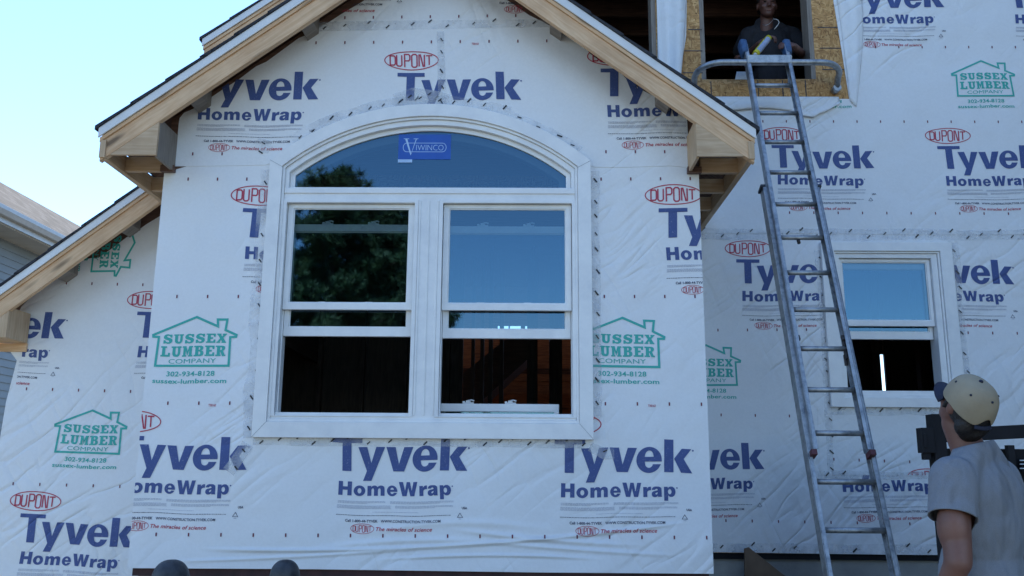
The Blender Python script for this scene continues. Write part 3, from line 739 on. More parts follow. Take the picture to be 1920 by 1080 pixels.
# eave returns: boxed ends below the rakes, eave boards and blocking
for s_ in (1, -1):
    mx = lambda x: x if s_ == 1 else 2 * XC - x
    rt = MB().prism([[(mx(-2.488), 3.372), (mx(-2.19), 3.372), (mx(-2.19), zA(-2.19) - .227), (mx(-2.488), zA(-2.488) - .227 if zA(-2.488) - .227 > 3.38 else 3.385)]], YR + .014, YR + .034, grain=(1, 0, 0)).build('eave_return', M['pine_new'], house, .002)
    xa, xb = sorted((mx(-2.188), mx(-2.206)))
    MB().box(xa, xb, YR + .0345, YA - .002, 3.366, zA(-2.19) - .2, g=(0, 0, 1)).build('return_side', M['grey_wood'] if s_ == 1 else M['pine_new'], rt, .002)
    xa, xb = sorted((mx(-2.525), mx(-2.489)))
    MB().box(xa, xb, YR + .002, 6.5, 3.352, 3.462, g=(0, 1, 0)).build('eave_board', M['pine_new'], rt, .002)
    for yb_ in (5.17, 5.56, 5.95, 6.34):
        xa, xb = sorted((mx(-2.49), mx(-2.26)))
        MB().box(xa, xb, yb_, yb_ + .038, 3.362, 3.455, g=(1, 0, 0)).build('eave_block', M['pine_new'], rt, .002)
    xa, xb = sorted((mx(-2.266), mx(-2.18)))
    MB().box(xa, xb, 5.16, 5.1945, 3.357, 3.398, g=(1, 0, 0)).build('eave_block', M['brown'], rt, .002)

# ---- main wall to the right and behind
YB = 6.56
zD = lambda x: 4.83 + .738 * (x + 2.51) if x < 3.2 else 4.83 + .738 * (5.71 - (x - 3.2))
ow = [(1.398, 4.63), (2.308, 4.635), (2.308, 6.05), (1.398, 6.05)]
ow2 = [(.15, 4.3), (1.045, 4.3), (1.045, 6.05), (.15, 6.05)]
bw = [(2.37, 2.10), (3.09, 2.10), (3.09, 3.19), (2.37, 3.19)]
mw = MB().prism([[(1.07, 1.0), (8.6, 1.0), (8.6, zD(8.6) - .06), (3.2, zD(3.2) - .06), (-2.2, zD(-2.2) - .06), (-2.2, 3.75), (1.07, 3.75)], ow, ow2, bw], YB + .004, YB + .11).build('main_wall', M['osb'], house)
base = MB().prism([[(1.07, 1.005), (2.6, .998), (4.5, 1.004), (8.6, 1.0), (8.6, 3.40), (1.07, 3.40)], [(2.36, 2.1), (3.10, 2.1), (3.10, 3.2), (2.36, 3.2)]], YB, YB + .003).build('house_wrap', M['wrap'], mw)
upb = MB().prism([[(1.02, 3.355), (2.0, 3.362), (3.0, 3.352), (4.2, 3.36), (8.6, 3.36), (8.6, zD(8.6) - .12), (3.2, zD(3.2) - .12), (-2.1, zD(-2.1) - .12), (-2.1, 3.9), (1.0, 3.9)], [(.12, 4.28)] + [(1.055, 4.28), (1.05, 4.8), (1.06, 5.32), (1.06, 6.1), (.12, 6.1)],
     px_poly([(1545, -90), (1562, 0), (1577, 90), (1592, 186), (1480, 184), (1365, 182), (1275, 180)], YB) + [(1.23, 4.69), (1.285, 5.0), (1.30, 5.3), (1.30, 6.0)]], YB - .004, YB - .001).build('house_wrap', M['wrap'], mw)
patch = MB().prism([[(2.14, 1.548), (2.5, 1.552), (2.9, 1.545), (3.55, 1.55), (3.56, 2.045), (2.15, 2.045)]], YB - .004, YB - .001).build('house_wrap', M['wrap'], mw)
YBI, YBU = YB - .0025, YB - .0065
keepB = [((1.07, 0, 0), (1, 0, 0)), ((0, 0, 1.003), (0, 0, 1)), ((0, 0, 3.355), (0, 0, -1))]
keepBU = [((0, 0, 3.37), (0, 0, 1))]
def bl(px, py): p = at(px, py, YB); return p.x, p.z
for (px, py) in ((1458.75, 347), (1774, 348), (1597, 44), (1903, 44)):
    x, z = bl(px, py); block(upb, x, z, YBU, keepBU + ([((1.0, 0, 0), (1, 0, 0))] if px < 1500 else [((2.56, 0, 0), (1, 0, 0))] if py < 100 and px < 1700 else []))
lumber(upb, 1847, 182, YB, YBU, keepBU)
p = at(1597, 203, YB); place_ink(LUMBER, 'printed_logo', upb, p.x - 69 * KA, p.z + 30.4 * KA, KA, YBU, [((0, 0, 4.452), (0, 0, -1)), ((2.39, 0, 0), (1, 0, 0))])
x, z = bl(1393, 564); block(base, x, z, YBI, keepB + [((2.235, 0, 0), (-1, 0, 0))])
x, z = bl(1882, 566); block(base, x - .655, z, YBI, keepB + [((3.25, 0, 0), (1, 0, 0))])
x, z = bl(1410, 917); block(base, x - .655, z, YBI, keepB, oval=False)
x, z = bl(1580, 921); block(base, x, z, YBI, keepB + [((0, 0, 1.55), (0, 0, -1))], oval=False)
lumber(base, 1326, 724, YB, YBI, keepB)
p = at(1747, 896, YB); place_ink(OVALB, 'printed_oval', patch, p.x, p.z, KA, YBU, [((0, 0, 1.553), (0, 0, 1)), ((3.54, 0, 0), (-1, 0, 0))])
ticks(base, YBI, [(1361, 976, 1755, 983, 9, YB), (1346, 619, 1512, 618, 4, YB), (1815, 624, 1907, 625, 3, YB), (1352, 778, 1480, 780, 3, YB)])
ticks(patch, YBU, [(1563, 861, 1705, 866, 4, YB)])
ticks(upb, YBU, [(1430, 228, 1915, 229, 12, YB), (1480, 399, 1890, 401, 10, YB), (1641, 89, 1903, 89, 7, YB)])
tape_strip(base, YB - .0085, [(1.08 + i * .25, 3.352 + .006 * math.sin(i * 1.9)) for i in range(20)], .085, .12, 32, mark=.055, seed=21, two=True)
tape_strip(base, YB - .0085, px_poly([(1533, 470), (1540, 560), (1546, 660), (1552, 765), (1555, 840), (1557, 885)], YB), .05, .12, -55, mark=.055, seed=22)
tape_strip(base, YB - .0085, [(3.255 + .004 * math.sin(i), 3.30 - i * .14) for i in range(10)], .07, .15, -60, mark=.055, seed=23)
tape_strip(base, YB - .0085, [(2.25 + i * .14, 2.012 + .006 * math.sin(i * 2)) for i in range(9)], .06, .13, 32, mark=.055, seed=24)
tape_strip(base, YB - .0085, [(2.12 + i * .2, 1.55 + .006 * math.sin(i * 2)) for i in range(8)], .05, .15, 32, mark=.055, seed=25, skip=.2)
tape_strip(base, YB - .006, [(1.09 + i * .3, 1.035) for i in range(15)], .07, .19, 32, mark=.06, seed=26, two=True)

# loose flaps of wrap round the upper opening
def flap(name, fn, nu, nv, parent=mw): return MB().grid(fn, nu, nv).build(name, M['wrap'], parent, solid=.002)
def f_right(u, v):
    p = at(1592 - 30 * v - 8 * v * v, 190 - 275 * v, YB); r = .006 + .022 * (v ** .8); w = (.05 + .26 * v) * (0.9 + .1 * math.sin(v * 5))
    a = u * 2.6
    return (p.x + .005 + w * u, YB - .008 - r * math.sin(min(a, math.pi)) * (1.0 - .25 * u) - .006 * math.sin(v * 9 + u * 8) * v - .010 * v * math.sin(u * 11), p.z - .05 * u * (1 - v))
flap('wrap_flap', f_right, 14, 30)
def f_left(u, v):
    x = 1.052 + u * (.25 - .075 * max(0, 1 - v * 1.6) ** 1.5); z = 4.60 + v * 1.5 + .05 * math.sin(u * 7) * (1 - v) ** 4
    return (x, YB - .012 - .055 * max(0, math.sin((u - .42) * 4.6)) * (.5 + .5 * v) - .012 * math.sin(u * 9 + v * 3), z)
flap('wrap_flap', f_left, 22, 30)
def f_low(u, v):
    x = 1.30 + u * 1.17; z = 4.478 - v * (.10 + .04 * u + .018 * math.sin(u * 9) + (.03 if .7 < u < .85 else 0) - .12 * max(0, u - .86) * 5)
    return (x, YB - .009 - .022 * math.sin(v * 2.4) * (.6 + .4 * math.sin(u * 6)) - (.05 * max(0, v - .7) if u > .7 else 0), z)
flap('wrap_flap', f_low, 34, 8)

# sheathing joints and jambs of the upper openings
jk = MB()
for (xa, ya, xb, yb_) in ((1290, 55, 1316, 55), (1283, 95, 1317, 95), (1280, 136, 1318, 136), (1533, 51, 1572, 51), (1538, 90, 1578, 90), (1542, 130, 1585, 130), (1333, 152, 1334, 180), (1421, 150, 1422, 183), (1467, 150, 1468, 184), (1510, 150, 1511, 185)):
    a, b = at(xa, ya, YB), at(xb, yb_, YB)
    if abs(xa - xb) > 4: jk.box(a.x, b.x, YB + .0015, YB + .006, a.z - .004, a.z + .004)
    else: jk.box(a.x - .004, a.x + .004, YB + .0015, YB + .006, b.z, a.z)
jk.build('sheathing_joint', M['darkmetal'], mw)
for x0, x1, z0 in ((1.398, 2.308, 4.63), (.15, 1.045, 4.3)):
    for xa in (x0 - .001, x1 - .037):
        MB().box(xa, xa + .038, YB + .006, YB + .16, z0, 6.05, g=(0, 0, 1)).build('jamb_stud', M['grey_wood'], mw, .002)
# roof over the main gable
rake(-2.51, 3.199, zD, YB - .30, 9.0, [], 26, YB)
rake(8.91, 3.201, zD, YB - .30, 9.0, [], 26, YB)

# ---- lower wing on the left
YC = 6.1
zC = lambda x: 3.482 + .80 * (x + 2.66)
LC = [(40, 575), (62, 553), (102, 525), (130, 502), (155, 488), (170, 484), (185, 483), (215, 462), (237, 445), (257, 433), (275, 420), (305, 402)]
topC = px_poly(LC, YC)
wgw = MB().prism([[(-3.53, .6), (-2.26, .6), (-2.26, zC(-2.26) - .055), (-3.53, zC(-3.53) - .055)]], YC + .004, YC + .12, grain=(1, 0, 0)).build('wing_wall', M['brown'], house)
wr = MB().prism([[(-3.56, 2.29), (-3.60, 2.0), (-3.66, .6), (-2.26, .6), (-2.26, topC[-1][1])] + topC[::-1] + px_poly([(33, 590), (27, 630), (24, 645), (10, 647)], YC)], YC, YC + .003).build('house_wrap', M['wrap'], wgw)
YCI = YC - .0025
cutC = [((topC[4][0], 0, topC[4][1]), (.72, 0, -1)), ((-3.543, 0, 0), (1, 0, 0)), ((0, 0, .601), (0, 0, 1))]
p = at(36, 1058, YC); block(wr, p.x, p.z, YCI, cutC, rot=math.radians(-1.6))
p = at(91, 668, YC); block(wr, p.x - .655, p.z, YCI, cutC, rot=math.radians(-.8))
p = at(258, 671, YC); block(wr, p.x, p.z, YCI, cutC, rot=math.radians(-.8))
lumber(wr, 163, 851, YC, YCI, cutC, rot=math.radians(-1.2)); lumber(wr, 176, 454, YC, YCI, cutC, rot=math.radians(-91))
ticks(wr, YCI, [(50, 729, 245, 734, 5, YC), (25, 907, 225, 912, 5, YC), (125, 531, 268, 534, 4, YC)])
rake(-3.66, -2.2, zC, YC - .3, 10.0, [at(106, 520, 5.95).x, at(226, 440, 5.95).x], 7, YC)
p0, p1 = at(0, 560, 5.8), at(8, 632, 5.8)
cr = MB().box(-3.86, p1.x, YC - .285, YC - .02, p1.z, zC(p1.x) - .2, g=(0, 0, 1)).build('eave_return', M['pine_new'], house, .002)
MB().box(-3.86, p1.x - .005, YC - .018 + .001, YC + .003, p1.z - .06, p1.z, g=(1, 0, 0)).build('eave_block', M['pine'], cr, .002)

# ---- foundation and sill plates
fd = MB().box(-2.21, 1.02, 5.25, 6.6, -.3, .955, g=(1, 0, 0)).build('foundation', M['concrete'], house)
MB().box(-2.235, 1.045, 5.225, 5.33, .956, .998).build('sill_plate', M['sillred'], fd)
f2 = MB().box(1.07, 8.58, 6.605, 6.9, -.3, .955).build('foundation', M['concrete'], house)
MB().box(1.07, 8.59, 6.58, 6.72, .956, .998).build('sill_plate', M['blacksteel'], f2)
f3 = MB().box(-3.53, -2.23, 6.15, 6.6, -.3, .598).build('foundation', M['concrete'], house)

# ------------------------------------------------------------------ windows (parts of the house)
def rect(x0, z0, x1, z1): return [(x0, z0), (x0, z1), (x1, z1), (x1, z0)]
def lock_mb(x, y, z):
    m = MB(); m.box(x - .034, x + .034, y - .012, y + .012, z, z + .008); m.box(x - .014, x + .014, y - .011, y + .011, z + .0081, z + .02)
    m.tube([(x, y - .004, z + .018), (x + .02, y - .012, z + .022), (x + .036, y - .014, z + .016)], [.006, .005, .006], 6); m.box(x - .034, x - .02, y - .01, y + .008, z + .0081, z + .015); return m
def sash(parent, x0, x1, z0, z1, y0, y1, st, rail_b, rail_t, pane=True):
    s_ = MB().prism([rect(x0, z0, x1, z1), rect(x0 + st, z0 + rail_b, x1 - st, z1 - rail_t)], y0, y1).build('sash', M['vinyl'], parent, .003)
    MB().prism([rect(x0 + st * .75, z0 + rail_b * .75, x1 - st * .75, z1 - rail_t * .75), rect(x0 + st + .006, z0 + rail_b + .006, x1 - st - .006, z1 - rail_t - .006)], y0 + .008, y1 - .004).build('glazing_bead', M['vinyl'], parent, .0015)
    if pane:
        ym = (y0 + y1) / 2
        MB().poly([(x0 + st * .9, ym, z0 + rail_b * .9), (x1 - st * .9, ym, z0 + rail_b * .9), (x1 - st * .9, ym, z1 - rail_t * .9), (x0 + st * .9, ym, z1 - rail_t * .9)]).build('pane', M['glass'], parent)
    return s_
win = thing('window', 'wide arch-topped white window of two open sashes', 'window', (0, 0, 0)); del win['category']
win.parent = house; win.matrix_parent_inverse = house.matrix_world.inverted()
cas = MB()
h1 = .912
cas.prism([arch(.992, wz0, 1.508), arch(h1, 1.828, 1.428)], 5.158, 5.1995); cas.build('casing', M['vinyl'], win, .003)
mit = MB()
for s_ in (-1, 1):
    mit.beam((XC + s_ * .990, 5.1572, wz0 + .002), (XC + s_ * h1, 5.1572, 1.827), .0015, .0015); mit.beam((XC + s_ * .990, 5.1572, 3.432), (XC + s_ * h1, 5.1572, 3.388), .0015, .0015)
mit.build('casing_joint', M['siding'], win)
MB().prism([arch(.911, 1.829, 1.427), arch(.896, 1.846, 1.412)], 5.172, 5.26).build('frame', M['vinyl'], win, .002)
holeL, holeR = (XC - .876, XC - .086), (XC + .086, XC + .876)
MB().prism([arch(.8955, 1.8465, 1.411), arch(.872, 3.262, 1.374, 2.302), rect(holeL[0], 1.866, holeL[1], 3.166), rect(holeR[0], 1.866, holeR[1], 3.166)], 5.186, 5.33).build('frame', M['vinyl'], win, .003)
for x0, x1 in (holeL, holeR):
    MB().prism([rect(x0 - .022, 1.862, x1 + .022, 3.186), rect(x0 + .001, 1.868, x1 - .001, 3.165)], 5.179, 5.1858).build('frame_stop', M['vinyl'], win, .0015)
MB().box(XC - .895, XC + .895, 5.178, 5.1858, 3.225, 3.255).build('transom_bar', M['vinyl'], win, .002)
for dx in (-.055, 0, .055): MB().box(XC + dx - .006, XC + dx + .006, 5.1815, 5.1858, 1.87, 3.18, g=(0, 0, 1)).build('mullion_rib', M['vinyl'], win, .002)
MB().prism([arch(.871, 3.263, 1.373, 2.302), arch(.842, 3.275, 1.345, 2.302)], 5.215, 5.24).build('frame_stop', M['vinyl'], win, .002)
m = MB(); ap = arch(.862, 3.266, 1.365, 2.302); m.prism([ap], 5.228, None); m.build('pane', M['glass'], win)
# a dark blue reveal band behind the arched pane
MB().prism([arch(.871, 3.263, 1.373, 2.302), arch(.80, 3.262, 1.305, 2.302)], 5.262, 5.33).build('arch_reveal', M['siding'], win)
for (x0, x1), zb in ((holeL, 2.345), (holeR, 2.337)):
    sash(win, x0 + .003, x1 - .003, 2.502, 3.164, 5.212, 5.24, .034, .042, .026)
    sash(win, x0 + .008, x1 - .008, zb, zb + .700, 5.247, 5.275, .030, .056, .046)
    MB().box(x0, x1, 5.205, 5.30, 1.8665, 1.886).build('sill', M['vinyl'], win, .003)
    for lx in (.30, .66): lock_mb(x0 + (x1 - x0) * lx + .005, 5.262, zb + .7005).build('sash_lock', M['whiteplast'], win)
    for lx in (.30, .66): MB().box(x0 + (x1 - x0) * lx - .022, x0 + (x1 - x0) * lx + .022, 5.222, 5.236, 2.545, 2.552).build('tilt_latch', M['whiteplast'], win, .001)
    MB().box(x0 - .0015, x0 + .006, 5.242, 5.30, 1.887, 3.164).build('jamb_track', M['vinyl'], win); MB().box(x1 - .006, x1 + .0015, 5.242, 5.30, 1.887, 3.164).build('jamb_track', M['vinyl'], win)
# sticker on the arched pane
a, b = at(748, 252, 5.225), at(845, 299, 5.225)
st = MB().box(a.x, b.x, 5.2245, 5.2265, b.z, a.z).build('sticker', M['stickblue'], win); st['label'] = 'blue maker sticker with thin serif lettering'
k = Ink(); w_, h_ = b.x - a.x, a.z - b.z
X = lambda u: a.x + w_ * u
Z = lambda v: a.z - h_ * v
cap = [(X(.16), Z(.70)), (X(.84), Z(.70))] + [(X(.84 + .07 * math.sin(t)), Z(.525 + .175 * math.cos(t))) for t in [i * math.pi / 8 for i in range(1, 8)]] + [(X(.84), Z(.35)), (X(.16), Z(.35))] + [(X(.16 - .07 * math.sin(t)), Z(.525 - .175 * math.cos(t))) for t in [i * math.pi / 8 for i in range(1, 8)]]
k2 = Ink(); k2.stroke(cap, .0035, 6, True); place_ink(k2, 'sticker_print', win, 0, 0, 1, 5.2238)
k.stroke([(X(.095), Z(.18)), (X(.20), Z(.18))], .004, 6); k.quad([(X(.125), Z(.19)), (X(.165), Z(.19)), (X(.245), Z(.76)), (X(.235), Z(.85))], 6)
k.stroke([(X(.285), Z(.18)), (X(.375), Z(.18))], .004, 6); k.quad([(X(.328), Z(.19)), (X(.345), Z(.19)), (X(.248), Z(.80)), (X(.236), Z(.84))], 6)
k.text('IWINCO', 6, X(.34), X(.86), Z(.645), h_ * .24, -.012)
k.rect(X(0), Z(1.13), X(.27), Z(1.005), 6)
place_ink(k, 'sticker_print', win, 0, 0, 1, 5.2232)

# smaller window in the main wall
w2 = thing('window', 'plain white single window with its lower sash raised', 'window'); del w2['category']
w2.parent = house; w2.matrix_parent_inverse = house.matrix_world.inverted()
MB().prism([rect(2.243, 2.037, 3.228, 3.284), rect(2.337, 2.105, 3.137, 3.214)], YB - .042, YB - .0045).build('casing', M['vinyl'], w2, .003)
MB().prism([rect(2.338, 2.106, 3.136, 3.213), rect(2.352, 2.12, 3.122, 3.20)], YB - .028, YB + .05).build('frame', M['vinyl'], w2, .002)
MB().prism([rect(2.3525, 2.1205, 3.1215, 3.1995), rect(2.382, 2.128, 3.076, 3.165)], YB - .014, YB + .12).build('frame', M['vinyl'], w2, .003)
sash(w2, 2.384, 3.074, 2.646, 3.163, YB + .012, YB + .04, .026, .044, .024)
sash(w2, 2.388, 3.070, 2.551, 3.135, YB + .047, YB + .075, .026, .056, .042)
MB().box(2.382, 3.076, YB + .005, YB + .1, 2.1285, 2.162).build('sill', M['vinyl'], w2, .003)
lock_mb(2.73, YB + .06, 3.1355).build('sash_lock', M['whiteplast'], w2)

# ---- inside of the house: floors, studs, stair, back wall
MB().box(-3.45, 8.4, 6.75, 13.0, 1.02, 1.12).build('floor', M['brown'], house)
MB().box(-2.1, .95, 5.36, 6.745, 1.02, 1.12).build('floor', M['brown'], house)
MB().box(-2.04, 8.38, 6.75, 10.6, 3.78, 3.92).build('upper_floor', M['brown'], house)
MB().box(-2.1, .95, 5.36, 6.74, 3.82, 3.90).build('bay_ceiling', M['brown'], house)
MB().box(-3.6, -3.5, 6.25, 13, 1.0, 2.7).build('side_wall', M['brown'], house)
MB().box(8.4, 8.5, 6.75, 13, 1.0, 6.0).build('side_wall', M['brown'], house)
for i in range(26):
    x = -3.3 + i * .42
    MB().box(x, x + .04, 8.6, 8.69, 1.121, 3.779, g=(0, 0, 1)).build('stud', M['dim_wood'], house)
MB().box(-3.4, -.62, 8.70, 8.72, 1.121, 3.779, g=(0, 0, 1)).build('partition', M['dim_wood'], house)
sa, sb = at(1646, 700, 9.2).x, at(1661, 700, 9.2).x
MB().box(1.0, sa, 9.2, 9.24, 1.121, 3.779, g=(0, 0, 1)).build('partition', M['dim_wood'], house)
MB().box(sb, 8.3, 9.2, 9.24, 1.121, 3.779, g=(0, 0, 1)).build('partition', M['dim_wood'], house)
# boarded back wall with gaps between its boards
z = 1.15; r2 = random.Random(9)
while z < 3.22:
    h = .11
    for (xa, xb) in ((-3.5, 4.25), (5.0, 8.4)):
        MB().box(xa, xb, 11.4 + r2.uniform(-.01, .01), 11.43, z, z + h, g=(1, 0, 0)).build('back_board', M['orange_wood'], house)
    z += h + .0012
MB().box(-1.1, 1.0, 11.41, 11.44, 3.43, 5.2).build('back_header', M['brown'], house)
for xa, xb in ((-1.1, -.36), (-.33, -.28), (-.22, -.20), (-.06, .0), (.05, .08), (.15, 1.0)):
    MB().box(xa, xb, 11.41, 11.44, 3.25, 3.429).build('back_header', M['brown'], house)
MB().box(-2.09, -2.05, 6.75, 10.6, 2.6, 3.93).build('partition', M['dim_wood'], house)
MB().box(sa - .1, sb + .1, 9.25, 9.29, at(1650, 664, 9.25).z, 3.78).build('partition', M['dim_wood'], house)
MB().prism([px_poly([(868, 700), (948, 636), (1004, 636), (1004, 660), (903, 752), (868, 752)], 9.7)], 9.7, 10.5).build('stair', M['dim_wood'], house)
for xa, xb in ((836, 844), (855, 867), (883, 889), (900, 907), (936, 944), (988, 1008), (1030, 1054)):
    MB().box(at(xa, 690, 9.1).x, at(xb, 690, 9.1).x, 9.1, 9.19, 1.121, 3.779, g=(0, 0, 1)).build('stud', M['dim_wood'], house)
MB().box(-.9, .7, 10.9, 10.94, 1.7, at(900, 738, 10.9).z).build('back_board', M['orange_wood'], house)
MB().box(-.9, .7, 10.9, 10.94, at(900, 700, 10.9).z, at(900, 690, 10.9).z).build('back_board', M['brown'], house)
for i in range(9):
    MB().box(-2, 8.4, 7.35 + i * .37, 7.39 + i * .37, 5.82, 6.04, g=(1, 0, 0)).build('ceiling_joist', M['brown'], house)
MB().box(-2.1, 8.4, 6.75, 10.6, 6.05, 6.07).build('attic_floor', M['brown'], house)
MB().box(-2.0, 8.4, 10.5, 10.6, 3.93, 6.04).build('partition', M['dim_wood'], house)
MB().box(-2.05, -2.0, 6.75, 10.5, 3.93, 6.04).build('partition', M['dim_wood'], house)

# ------------------------------------------------------------------ neighbouring house on the left
nb = thing('neighbour_house', 'finished grey-blue sided house next door with brown shingles and white gutter', 'house', (-9, 16, 0))
EX = -7.0
ez = at(0, 389, 12.04).z
ex0 = at(0, 389, 12.04).x; EX = ex0
y0n, y1n = 8.0, 24.0
# roof plane rising to the left; its ridge lies on the photo's upper line
rg = at(0, 341, 13.6); rx, rz = rg.x, rg.z
def roof_face(m, xa, za, xb, zb, d):
    n_ = Vector((za - zb, 0, xb - xa)).normalized() * d
    g_ = (Vector((0, 1, 0)), .3, .2)
    m.poly([(xa, y0n - .3, za), (xb, y0n - .3, zb), (xb, y1n, zb), (xa, y1n, za)], 0, g_)
m = MB(); m.prism([[(EX, ez), (rx, rz), (2 * rx - EX, ez), (2 * rx - EX, ez - .02), (rx, rz - .03), (EX, ez - .02)]], y0n - .3, y1n, grain=(0, 1, 0)); m.build('roof', M['shingle2'], nb)
gt = MB().prism([[(EX + .02, ez + .01), (EX + .13, ez + .01), (EX + .13, ez - .05), (EX + .09, ez - .12), (EX + .02, ez - .12)]], y0n - .3, y1n).build('gutter', M['gutter'], nb, .006)
MB().box(EX - .02, EX + .018, y0n - .28, y1n, ez - .20, ez - .021).build('fascia', M['gutter'], nb)
sf = MB()
for i in range(40):
    y = y0n - .25 + i * .4; sf.box(EX - .52, EX - .021, y, y + .39, ez - .215, ez - .2)
sf.build('soffit', M['soffit'], nb)
sd = MB(); z = 0.0
wx = EX - .5
while z < ez - .22:
    sd.prism([[(wx, z), (wx + .018, z), (wx + .004, z + .118), (wx, z + .118)]], y0n, y1n - .2); z += .1185
sd.build('siding_wall', M['siding'], nb)
MB().box(wx - 7, wx - .002, y0n + .01, y1n - .21, 0, ez - .24).build('wall', M['siding'], nb)

# ------------------------------------------------------------------ extension ladder
LS = .28; LEAN = math.radians(20); LT = Vector((0, 6.25, 4.41))
la = Vector((0, math.sin(LEAN), math.cos(LEAN))); ln = Vector((0, -math.cos(LEAN), math.sin(LEAN)))   # along, out of the ladder's face
lad = thing('extension_ladder', 'aluminium extension ladder leaning on the wall below the upper opening', 'ladder', (at(1600, 1000, 4.8).x, 4.75, 0))
cx_top = at(1446, 165, 6.25).x
cx_bot = at(1568, 816, 6.25 - 10 * LS * math.sin(LEAN)).x
def lp(i, off=0, out=0):           # point on the ladder's centre line; i rungs below the one by the print
    t = i / 10; return Vector((cx_top + (cx_bot - cx_top) * t + off, 0, 0)) + Vector((0, LT.y, LT.z)) - la * (i * LS) + ln * out
def channel(p0, p1, open_dir, w=.026, d=.072, t=.004):
    """C-section rail: web outside, two flanges towards the rungs"""
    m = MB(); a = (p1 - p0).normalized(); s_ = Vector((open_dir, 0, 0))
    m.beam(p0, p1, t, d, ln); sh = s_ * (w / 2)
    for q in (-1, 1): m.beam(p0 + sh + ln * q * (d / 2 - t / 2) + s_ * .002, p1 + sh + ln * q * (d / 2 - t / 2) + s_ * .002, w - .004, t, ln)
    return m
HW = .168
for s_ in (-1, 1):
    f0, f1 = lp(11.75 - 1.35, s_ * HW, .03), lp(-1.45, s_ * HW, .03)
    r_ = channel(f0, f1, -s_).build('rail', M['alu'], lad, .0012); r_['label'] = 'inner rail of the upper section'
    b0, b1 = lp(15.1, s_ * (HW + .026), -.012), lp(3.45, s_ * (HW + .026), -.012)
    r_ = channel(b0, b1, -s_, .026, .082).build('rail', M['alu'], lad, .0012); r_['label'] = 'outer rail of the base section'
    MB().beam(f0 - la * .035, f0 - la * .001, .034, .08, ln).build('end_cap', M['redplast'], lad, .003)
    MB().beam(b1 + la * .001, b1 + la * .02, .034, .088, ln).build('end_cap', M['blackrub'], lad, .003)
    m = MB(); q = b0; m.beam(q + la * .05, q - la * .06, .03, .07, ln); m.box(q.x - .04, q.x + .04, q.y - .10, q.y + .06, q.z - .10, q.z - .075); m.build('foot', M['blackrub'], lad, .004)
def rung(i, hw, out, r):
    m = MB(); a, b = lp(i, -hw, out), lp(i, hw, out)
    n_ = 12; m.tube([a, b], r, n_); m.tube([a + Vector((.001, 0, 0)), a + Vector((.007, 0, 0))], r * 1.25, n_); m.tube([b - Vector((.007, 0, 0)), b - Vector((.001, 0, 0))], r * 1.25, n_)
    return m.build('rung', M['alu'], lad)
for i in range(-1, 11): rung(i, HW - .003, .03, .0165)
for i in range(11, 15): rung(i, HW + .022, -.012, .0165)
# rung locks of the upper section
for s_ in (-1, 1):
    q = lp(8, s_ * (HW - .025), .03)
    m = MB(); m.beam(q + la * .075, q - la * .07, .012, .03, ln); m.beam(q + la * .085 + ln * .01, q + la * .05 + ln * .02, .028, .02, ln); m.beam(q - la * .03 - ln * .02, q - la * .10 - ln * .03, .018, .02, ln)
    m.build('rung_lock', M['darkmetal'], lad, .002)
m = MB(); q = lp(5, -.02, .03); m.tube([q - la * .02, q - la * .045], .012, 8); m.build('pulley', M['darkmetal'], lad)
# tips in blue mitts
for s_ in (-1, 1):
    q = lp(-1.45, s_ * HW, .03)
    m = MB(); u_ = Vector((1, 0, 0))
    prof = [(-.085, .020, .036, 0), (-.075, .026, .045, 0), (-.03, .029, .050, .004), (.02, .031, .056, .010), (.05, .031, .054, .014), (.063, .027, .044, .014), (.067, .012, .025, .014)]
    m.loft([[q + la * t + ln * (-o) + u_ * (a * c_ * (abs(c_) ** -.35 if abs(c_) > .01 else 1)) + ln * (b * s__ * (abs(s__) ** -.35 if abs(s__) > .01 else 1)) for c_, s__ in [(math.cos(k * math.pi / 8), math.sin(k * math.pi / 8)) for k in range(16)]] for t, a, b, o in prof])
    m.build('rail_mitt', M['mitt'], lad)
    m = MB(); m.box(q.x - .012, q.x + .024, q.y - .09, q.y - .082, q.z - .06, q.z - .01); 
# stand-off stabiliser: a bar across the rails whose ends bend to the wall
yb = lp(-.92).y - .05; zb = lp(-.92).z - .01
wl, wr_ = at(1300, 168, YB - .03), at(1567, 168, YB - .03)
cxm = lp(-.92).x
def bend(e, s_):
    x1 = e.x; pts = []
    R_ = .19
    for i in range(9):
        a = i / 8 * math.pi / 2; pts.append((x1 - s_ * R_ + s_ * R_ * math.sin(a), yb + R_ * .9 - R_ * .9 * math.cos(a), zb + (e.z - zb) * .35 * (i / 8) ** 2))
    pts.append((x1, e.y - .02, e.z)); return pts
pl, pr_ = bend(wl, -1), bend(wr_, 1)
m = MB(); m.tube(pl[::-1] + pr_, .024, 10); m.build('stabiliser_bar', M['alu'], lad)
for e in (wl, wr_):
    MB().tube([(e.x, e.y - .045, e.z), (e.x, e.y + .022, e.z)], .031, 12).build('stabiliser_foot', M['darkmetal'] if 0 else M['alu'], lad)
m = MB(); m.box(cxm - .17, cxm + .17, yb - .036, yb - .027, zb - .02, zb + .045); m.build('stabiliser_plate', M['alu'], lad, .003)
m = MB()
for s_ in (-1, 1): m.beam(lp(-.92, s_ * HW * .98, .075) + Vector((0, 0, 0)), lp(-.3, s_ * HW * .9, -.03), .006, .05, (0, 1, 0))
m.build('stabiliser_bracket', M['alu'], lad)
m = MB(); q = at(1392, 143, 6.46); m.prism([[(q.x - .06, q.z - .03), (q.x + .06, q.z - .03), (q.x + .05, q.z + .035), (q.x - .045, q.z + .035)]], 6.45, 6.458); m.build('stabiliser_bracket', M['whiteworn'], lad, .002)

